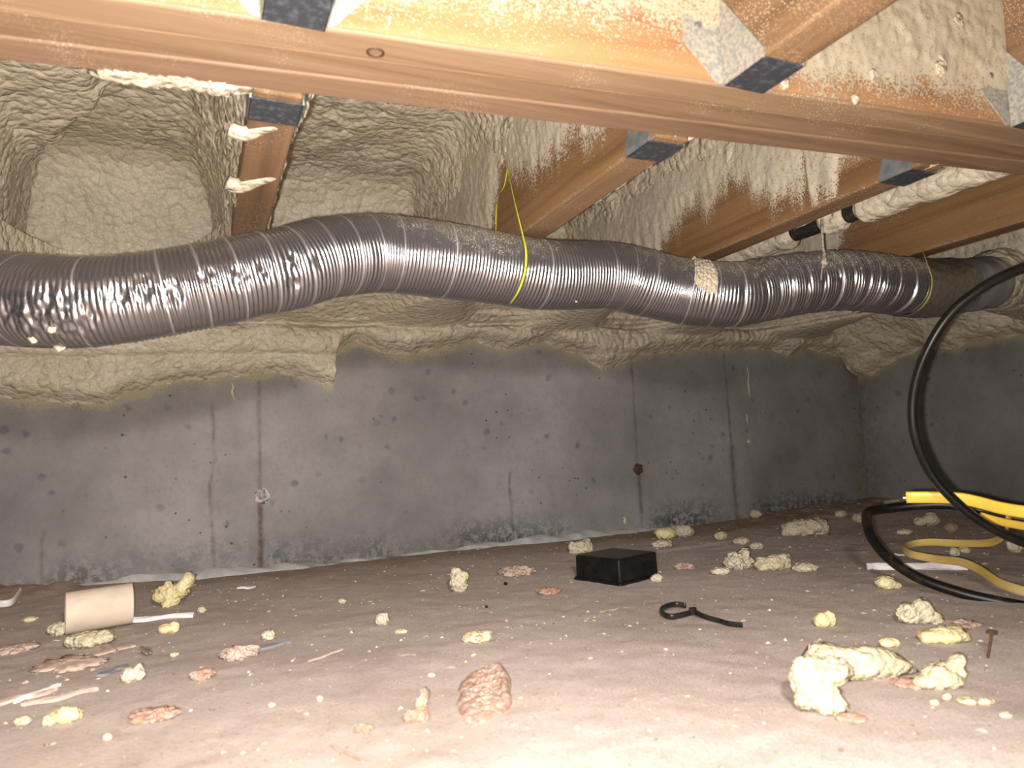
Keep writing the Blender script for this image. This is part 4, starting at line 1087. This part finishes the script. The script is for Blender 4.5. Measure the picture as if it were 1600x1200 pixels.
chunk(1447, 977, 62, 38, 'pale foam lump with a white broken side below the black cable', M_CHUNK, 30, [((-.2, 0, .45), (.3, .4, .45)), ((.1, 0, .55), (.2, .3, .5)), ((.35, 0, .3), (.2, .3, .34))], 0.2)
chunk(1492, 1007, 72, 28, 'creased yellowish foam piece above the big white ones', M_CHUNK_YELLOW, 31, three, .16)
chunk(1397, 1013, 32, 14, 'smooth small foam bead just behind the long foam piece', M_CHUNK_YELLOW, 32, None, .06)
chunk(1300, 1113, 90, 88, 'big folded foam lump, the nearest one', M_CHUNK, 33, [((-.04, 0, .52), (.36, .45, .40)), ((-.2, 0, .60), (.30, .4, .36)), ((.10, -.25, .24), (.27, .35, .26)), ((.26, 0, .68), (.26, .4, .25)), ((-.22, -.15, .36), (.24, .3, .26)), ((.0, -.2, .34), (.3, .3, .32))], 0.17, deep=0.8, sub=5)
chunk(1362, 1063, 175, 58, 'long bulging foam piece behind the nearest lump', M_CHUNK, 34, [((-.05, 0, .45), (.30, .5, .46)), ((-.3, .1, .62), (.22, .4, .36)), ((.22, 0, .38), (.25, .35, .34)), ((.40, 0, .25), (.14, .25, .22)), ((.1, 0, .5), (.25, .4, .42))], 0.12, deep=0.35)
chunk(1490, 1077, 78, 48, 'jagged white foam piece right of the long one', M_CHUNK, 35, [((0, 0, .4), (.38, .5, .4)), ((.3, 0, .62), (.18, .3, .34)), ((-.34, 0, .25), (.2, .3, .22)), ((.38, 0, .85), (.08, .2, .16))], 0.2)
chunk(1029, 908, 19, 12, 'foam crumb leaning against the right side of the box', M_CHUNK, 36)
chunk(1496, 869, 16, 15, 'little white foam bead inside the yellow cable bend', M_CHUNK, 37)
chunk(1512, 864, 18, 10, 'flat white foam chip inside the yellow cable bend', M_CHUNK, 38)
chunk(1594, 862, 26, 22, 'white foam lump at the right edge beside the black loop', M_CHUNK, 39)
chunk(100, 1131, 40, 26, 'bright yellow foam crumb low on the left', M_CHUNK_YELLOW, 40, three, .2)
chunk(75, 1134, 18, 18, 'cream foam crumb low left beside a yellow one', M_CHUNK, 41)
chunk(34, 1135, 24, 14, 'small cream foam crumb at the lower left', M_CHUNK, 42)
chunk(420, 1001, 20, 17, 'pale foam tip poking up beside the grey chip', M_CHUNK_DUSTY, 43)
chunk(205, 1067, 34, 26, 'peach coloured foam clump among the chips at left', M_CHUNK_DUSTY, 44, two, .2)
chunk(1520, 1103, 30, 11, 'oval white foam bead at lower right', M_CHUNK, 45)
chunk(1546, 1102, 24, 11, 'oval white foam bead next to its twin at lower right', M_CHUNK, 46)
chunk(1484, 1094, 17, 11, 'single round white foam crumb at lower right', M_CHUNK, 47)
chunk(1578, 1124, 20, 9, 'flat white foam crumb at the lower right edge', M_CHUNK, 48)
chunk(1463, 1104, 14, 9, 'orange-yellow foam crumb left of the round white crumb', M_CHUNK_YELLOW, 49)
chunk(1325, 796, 22, 14, 'foam crumb in the corner of the two walls', M_CHUNK_DUSTY, 50)
chunk(1352, 818, 28, 16, 'foam crumb just left of the bend in the black cable', M_CHUNK_DUSTY, 51)
chunk(1318, 812, 18, 10, 'small foam crumb right of the craggy lump', M_CHUNK_DUSTY, 52)
chunk(46, 971, 24, 8, 'flat yellow foam crumb left of the tube', M_CHUNK_YELLOW, 53)
chunk(535, 942, 13, 8, 'tiny foam crumb on the floor below the pale seam', M_CHUNK_DUSTY, 54)
chunk(315, 958, 14, 10, 'foam crumb right of the curled foam piece', M_CHUNK_DUSTY, 55)
chunk(1410, 985, 1, 1, 'x', M_CHUNK, 1) if False else None
chunk(500, 1095, 10, 10, 'yellow foam bead on the floor below the centre left', M_CHUNK_YELLOW, 56)
chunk(167, 1155, 13, 11, 'round cream foam bead near the bottom left', M_CHUNK, 57)
chunk(272, 1027, 14, 8, 'cream foam bead below the white strip', M_CHUNK, 58)
chunk(675, 1057, 13, 7, 'oval white crumb left of the clay patch', M_CHUNK, 59)
chunk(424, 1103, 12, 8, 'white crumb right of the orange clay smear', M_CHUNK, 60)
chunk(628, 989, 20, 6, 'thin pale foam sliver right of the tiny lump', M_CHUNK_YELLOW, 61)
chunk(1275, 1062, 1, 1, 'x') if False else None
# clay clods
def clay(px, py, w, h, label, seed, mat=M_CLAY, lobes=None, deep=0.9):
    return chunk(px, py, w, h, label, mat, seed, lobes, 0.36, 'clay_clod', 'clay', deep, 5)
def clay_patch(px, py, rx, ry, top, label, seed, mat):
    """flat crumbling cake of clay on the floor"""
    c = ground(px, py); e = ground(px + rx, py); f = ground(px, py - ry)
    Rx, Ry = np.linalg.norm(e - c), np.linalg.norm(f - c)
    n, m = 70, 120
    rr, tt = [q.ravel() for q in np.meshgrid(np.linspace(0.0, 1, n), np.linspace(0, 2 * math.pi, m, endpoint=False), indexing='ij')]
    U = np.stack([np.cos(tt) * 1.6 + seed, np.sin(tt) * 1.6, tt * 0], 1)
    edge = 0.82 + 0.30 * fbm(U, 4, seed)
    ux, uy = rr * edge * np.cos(tt), rr * edge * np.sin(tt)
    ax = ROT[:2, 0] / np.linalg.norm(ROT[:2, 0]); ay = np.array([-ax[1], ax[0]])
    x = c[0] + ax[0] * ux * Rx + ay[0] * uy * Ry; y = c[1] + ax[1] * ux * Rx + ay[1] * uy * Ry
    Q = np.stack([x, y, x * 0], 1)
    z = top * (0.3 + 0.45 * pillow(Q * 95 + 0.8 * fbm(Q * 60, 2, seed)[:, None], seed) * (0.6 + 0.4 * fbm(Q * 30, 2, seed)) + 0.45 * pillow(Q * 230, seed + 1) + 0.55 * sstep(0.2, 0.8, ux + 0.7 * uy) * (0.5 + pillow(Q * 45, seed + 3)))
    z = floor_h(x, y) + z * (1 - rr ** 6) - 0.001
    o = np_mesh('clay_cake', np.stack([x, y, z], 1), grid_faces(n, m, closed=True), mat)
    tag(o, label, 'clay')
clay_patch(758, 1080, 52, 42, 0.0085, 'wide crumbling reddish clay patch on the near floor', 70, M_CLAY)
clay(655, 1127, 34, 46, 'upright orange clay piece left of the clay patch', 71, M_CLAY_RED, [((-.05, 0, .22), (.5, .5, .22)), ((.15, 0, .5), (.25, .4, .3)), ((.28, 0, .8), (.16, .3, .22))])
clay(570, 1144, 26, 12, 'small orange clay smear near the bottom centre', 72, M_CLAY_RED)
clay(812, 900, 44, 14, 'low reddish clod left of the black box', 73, M_CLAY)
clay(864, 928, 32, 9, 'flat orange clod in front of the box', 74, M_CLAY_RED)
clay(245, 1128, 66, 16, 'orange clay smear low on the left', 75, M_CLAY_RED)
clay(318, 1066, 34, 13, 'orange clay bit right of the peach clump', 76, M_CLAY_RED)
clay(1338, 1127, 38, 10, 'reddish clay twig in front of the nearest foam lump', 77, M_CLAY_RED)
clay(1515, 982, 44, 10, 'reddish clay smear right of the creased foam piece', 78, M_CLAY)
clay(1075, 888, 24, 9, 'tan clay bit right of the box', 79, M_CLAY)
clay(375, 1032, 52, 18, 'dusty clay lump left of centre near the grey chip', 80, M_PALECHIP)
clay(1430, 1072, 50, 8, 'reddish clay crumb under the long foam piece', 82, M_CLAY_RED)
clay(105, 1045, 90, 8, 'dusty clay ridge below the tube', 83, M_PALECHIP)
clay(20, 1020, 60, 8, 'dusty clay ridge at the left edge', 84, M_PALECHIP)
# chips, splinters
chip('wood_chip', 412, 1013, .062, .016, .003, 0.1, M_GREYCHIP, 'flat bluish grey chip left of centre', 'chip', 0, 1)
chip('wood_chip', 160, 1022, .07, .012, .002, 0.35, M_PALECHIP, 'pale flat chip under the knobbly foam lump', 'chip', 0, 2)
chip('wood_chip', 227, 1022, .012, .045, .002, 0.2, M_CHIP, 'dark upright sliver below the white strip', 'chip', 0.3, 3, 0, None, .003)
chip('wood_chip', 120, 1032, .035, .016, .003, 0.5, M_PALECHIP, 'round pale chip below the tube', 'chip', 0.05, 4)
chip('wood_chip', 175, 1050, .04, .014, .002, 0.9, M_GREYCHIP, 'greyish splinter left of the peach clump', 'chip', 0, 5)
chip('wood_chip', 40, 1092, .05, .014, .003, 0.4, M_PALECHIP, 'upper pale splinter in the lower left heap', 'chip', 0, 6)
chip('wood_chip', 60, 1086, .05, .008, .003, 0.9, M_WHITE, 'white splinter in the lower left heap', 'chip', 0, 7)
chip('wood_chip', 95, 1094, .06, .010, .003, 0.3, M_PALECHIP, 'lower pale splinter in the lower left heap', 'chip', 0, 8)
chip('wood_splinter', 510, 1028, .05, .003, .0015, 0.6, M_PALECHIP, 'thin straw-like splinter on the open floor', 'splinter', 0, 9)
chip('wood_splinter', 635, 1028, .02, .003, .0015, -0.4, M_CHIP, 'short dark splinter on the open floor', 'splinter', 0, 10)
chip('wood_splinter', 545, 1180, .05, .003, .0015, -1.2, M_CLAY_RED, 'thin orange twig at the bottom edge', 'splinter', 0, 11)
chip('wood_splinter', 952, 955, .03, .004, .002, 0.1, M_CHIP, 'dark splinter in front of the box', 'splinter', 0, 12)
chip('plastic_flake', 385, 920, .03, .016, .003, 0.2, M_WHITE, 'white flake at the foot of the wall', 'flake', 0.1, 13)
chip('plastic_flake', 1405, 868, .016, .006, .002, -0.9, M_WHITE, 'white flake behind the black cable', 'flake', 0.1, 14)
# nail stuck upright at the far right
nl = empty('nail', ground(1545, 1028), 'rusty nail standing with its head up at right', 'nail')
a = ground(1544, 1030); b = at(1549, 988, depth_of(a) + 0.005)
keep(tube('shank', [a, (a + b) / 2, b], .0012, M_RUST, None, 12, 8), nl)
bm = bmesh.new(); bmesh.ops.create_cone(bm, cap_ends=True, segments=16, radius1=.005, radius2=.0042, depth=.0035, matrix=Matrix.Translation(Vector(b)) @ Matrix.Rotation(0.2, 4, 'Y'))
keep(bm_obj('head', bm, M_RUST), nl)
# black pellets
for px, py, r, lb in ((790, 912, .0035, 'black pellet left of the box on the floor'), (760, 948, .0025, 'tiny black pellet on the floor below the upright foam lump'), (996, 974, .0028, 'dark pellet on the floor left of the cable tie')):
    p = ground(px, py); o = blob('pellet', [((0, 0, r * .7), (r, r, r * .8))], M_CHIP if px == 996 else M_BOX, None, 2, 3, .1); o.location = Vector(p); tag(o, lb, 'pellet')

# splats of foam on the near face of the beam, specks of foam on the duct
for px, py, w, s_ in ((1469, 107, .0075, 1), (1472, 96, .006, 2), (1497, 32, .008, 3), (1363, 116, .0045, 4), (1336, 155, .004, 5), (1225, 130, .005, 6), (1445, 31, .004, 7)):
    x0 = 0.75
    for _ in range(6): q = on(px, py, 1, beam_y(x0) - BEAM_H - 0.004); x0 = q[0]
    keep(blob('foam_splat', [(q, (w, 0.0035, w * 1.2))], M_CHUNK_DUSTY, None, 3, s_, 0.25), beam)
for px, py, w, s_ in ((93, 541, .006, 1), (54, 527, .007, 2), (34, 412, .008, 3), (42, 425, .006, 4), (80, 515, .004, 5), (1375, 455, .004, 6), (1345, 420, .004, 7), (1085, 405, .005, 8), (900, 470, .003, 9)):
    yy = on(px, py, 1, .86); P_ = pts[:, :3]; dd = np.linalg.norm(np.cross(P_ - CAM, ray(px, py)), axis=1); k = int(np.argmin(dd))
    r0 = pts[k, 3]; off = min(dd[k], r0 * .98); q = CAM + ray(px, py) * (float((P_[k] - CAM) @ ray(px, py)) - math.sqrt(max(r0 * r0 - off * off, 0)))
    keep(blob('foam_speck', [(q, (w, .003, w * .9))], M_CHUNK_DUSTY, None, 3, s_ + 20, 0.25), duct)
# uncountable grit over the floor
def grit(name, count, smin, smax, mat, seed, label, squash=0.6):
    rg = np.random.default_rng(seed)
    # thrown evenly over the floor in front of the walls
    x = rg.uniform(-1.0, WALL_X - 0.02, count); y = rg.uniform(0.15, WALL_Y - 0.03, count)
    z = floor_h(x, y); sz = smin * (smax / smin) ** (rg.random(count) ** 2.6)
    base = np.array([(1, 0, 0), (-1, 0, 0), (0, 1, 0), (0, -1, 0), (0, 0, 1), (0, 0, -1)], float)
    tri = np.array([(0, 2, 4), (2, 1, 4), (1, 3, 4), (3, 0, 4), (2, 0, 5), (1, 2, 5), (3, 1, 5), (0, 3, 5)])
    a = rg.uniform(0, 6.28, count); ca, sa = np.cos(a), np.sin(a)
    sc = rg.uniform(0.6, 1.4, (count, 6, 1))
    V = base[None] * sc * sz[:, None, None]; V[:, :, 0] *= rg.uniform(0.8, 2.0, count)[:, None]
    V[:, :, 2] *= squash
    X = V[:, :, 0] * ca[:, None] - V[:, :, 1] * sa[:, None]; Yv = V[:, :, 0] * sa[:, None] + V[:, :, 1] * ca[:, None]
    V = np.stack([X + x[:, None], Yv + y[:, None], V[:, :, 2] + z[:, None] + sz[:, None] * squash * 0.4], 2)
    Fq = tri[None] + (np.arange(count) * 6)[:, None, None]
    tag(np_mesh(name, V.reshape(-1, 3), Fq.reshape(-1, 3), mat, None, False), label, None, None, 'stuff')
grit('foam_grit', 5600, 0.0005, 0.0034, M_CHUNK_DUSTY, 1, 'fine cream foam crumbs scattered over the floor')
grit('dirt_grit', 4200, 0.0005, 0.0028, M_CHIP, 2, 'fine dark dirt grains scattered over the floor')
grit('clay_grit', 2200, 0.0006, 0.0032, M_CLAY, 3, 'fine reddish clay grains scattered over the floor', 0.4)
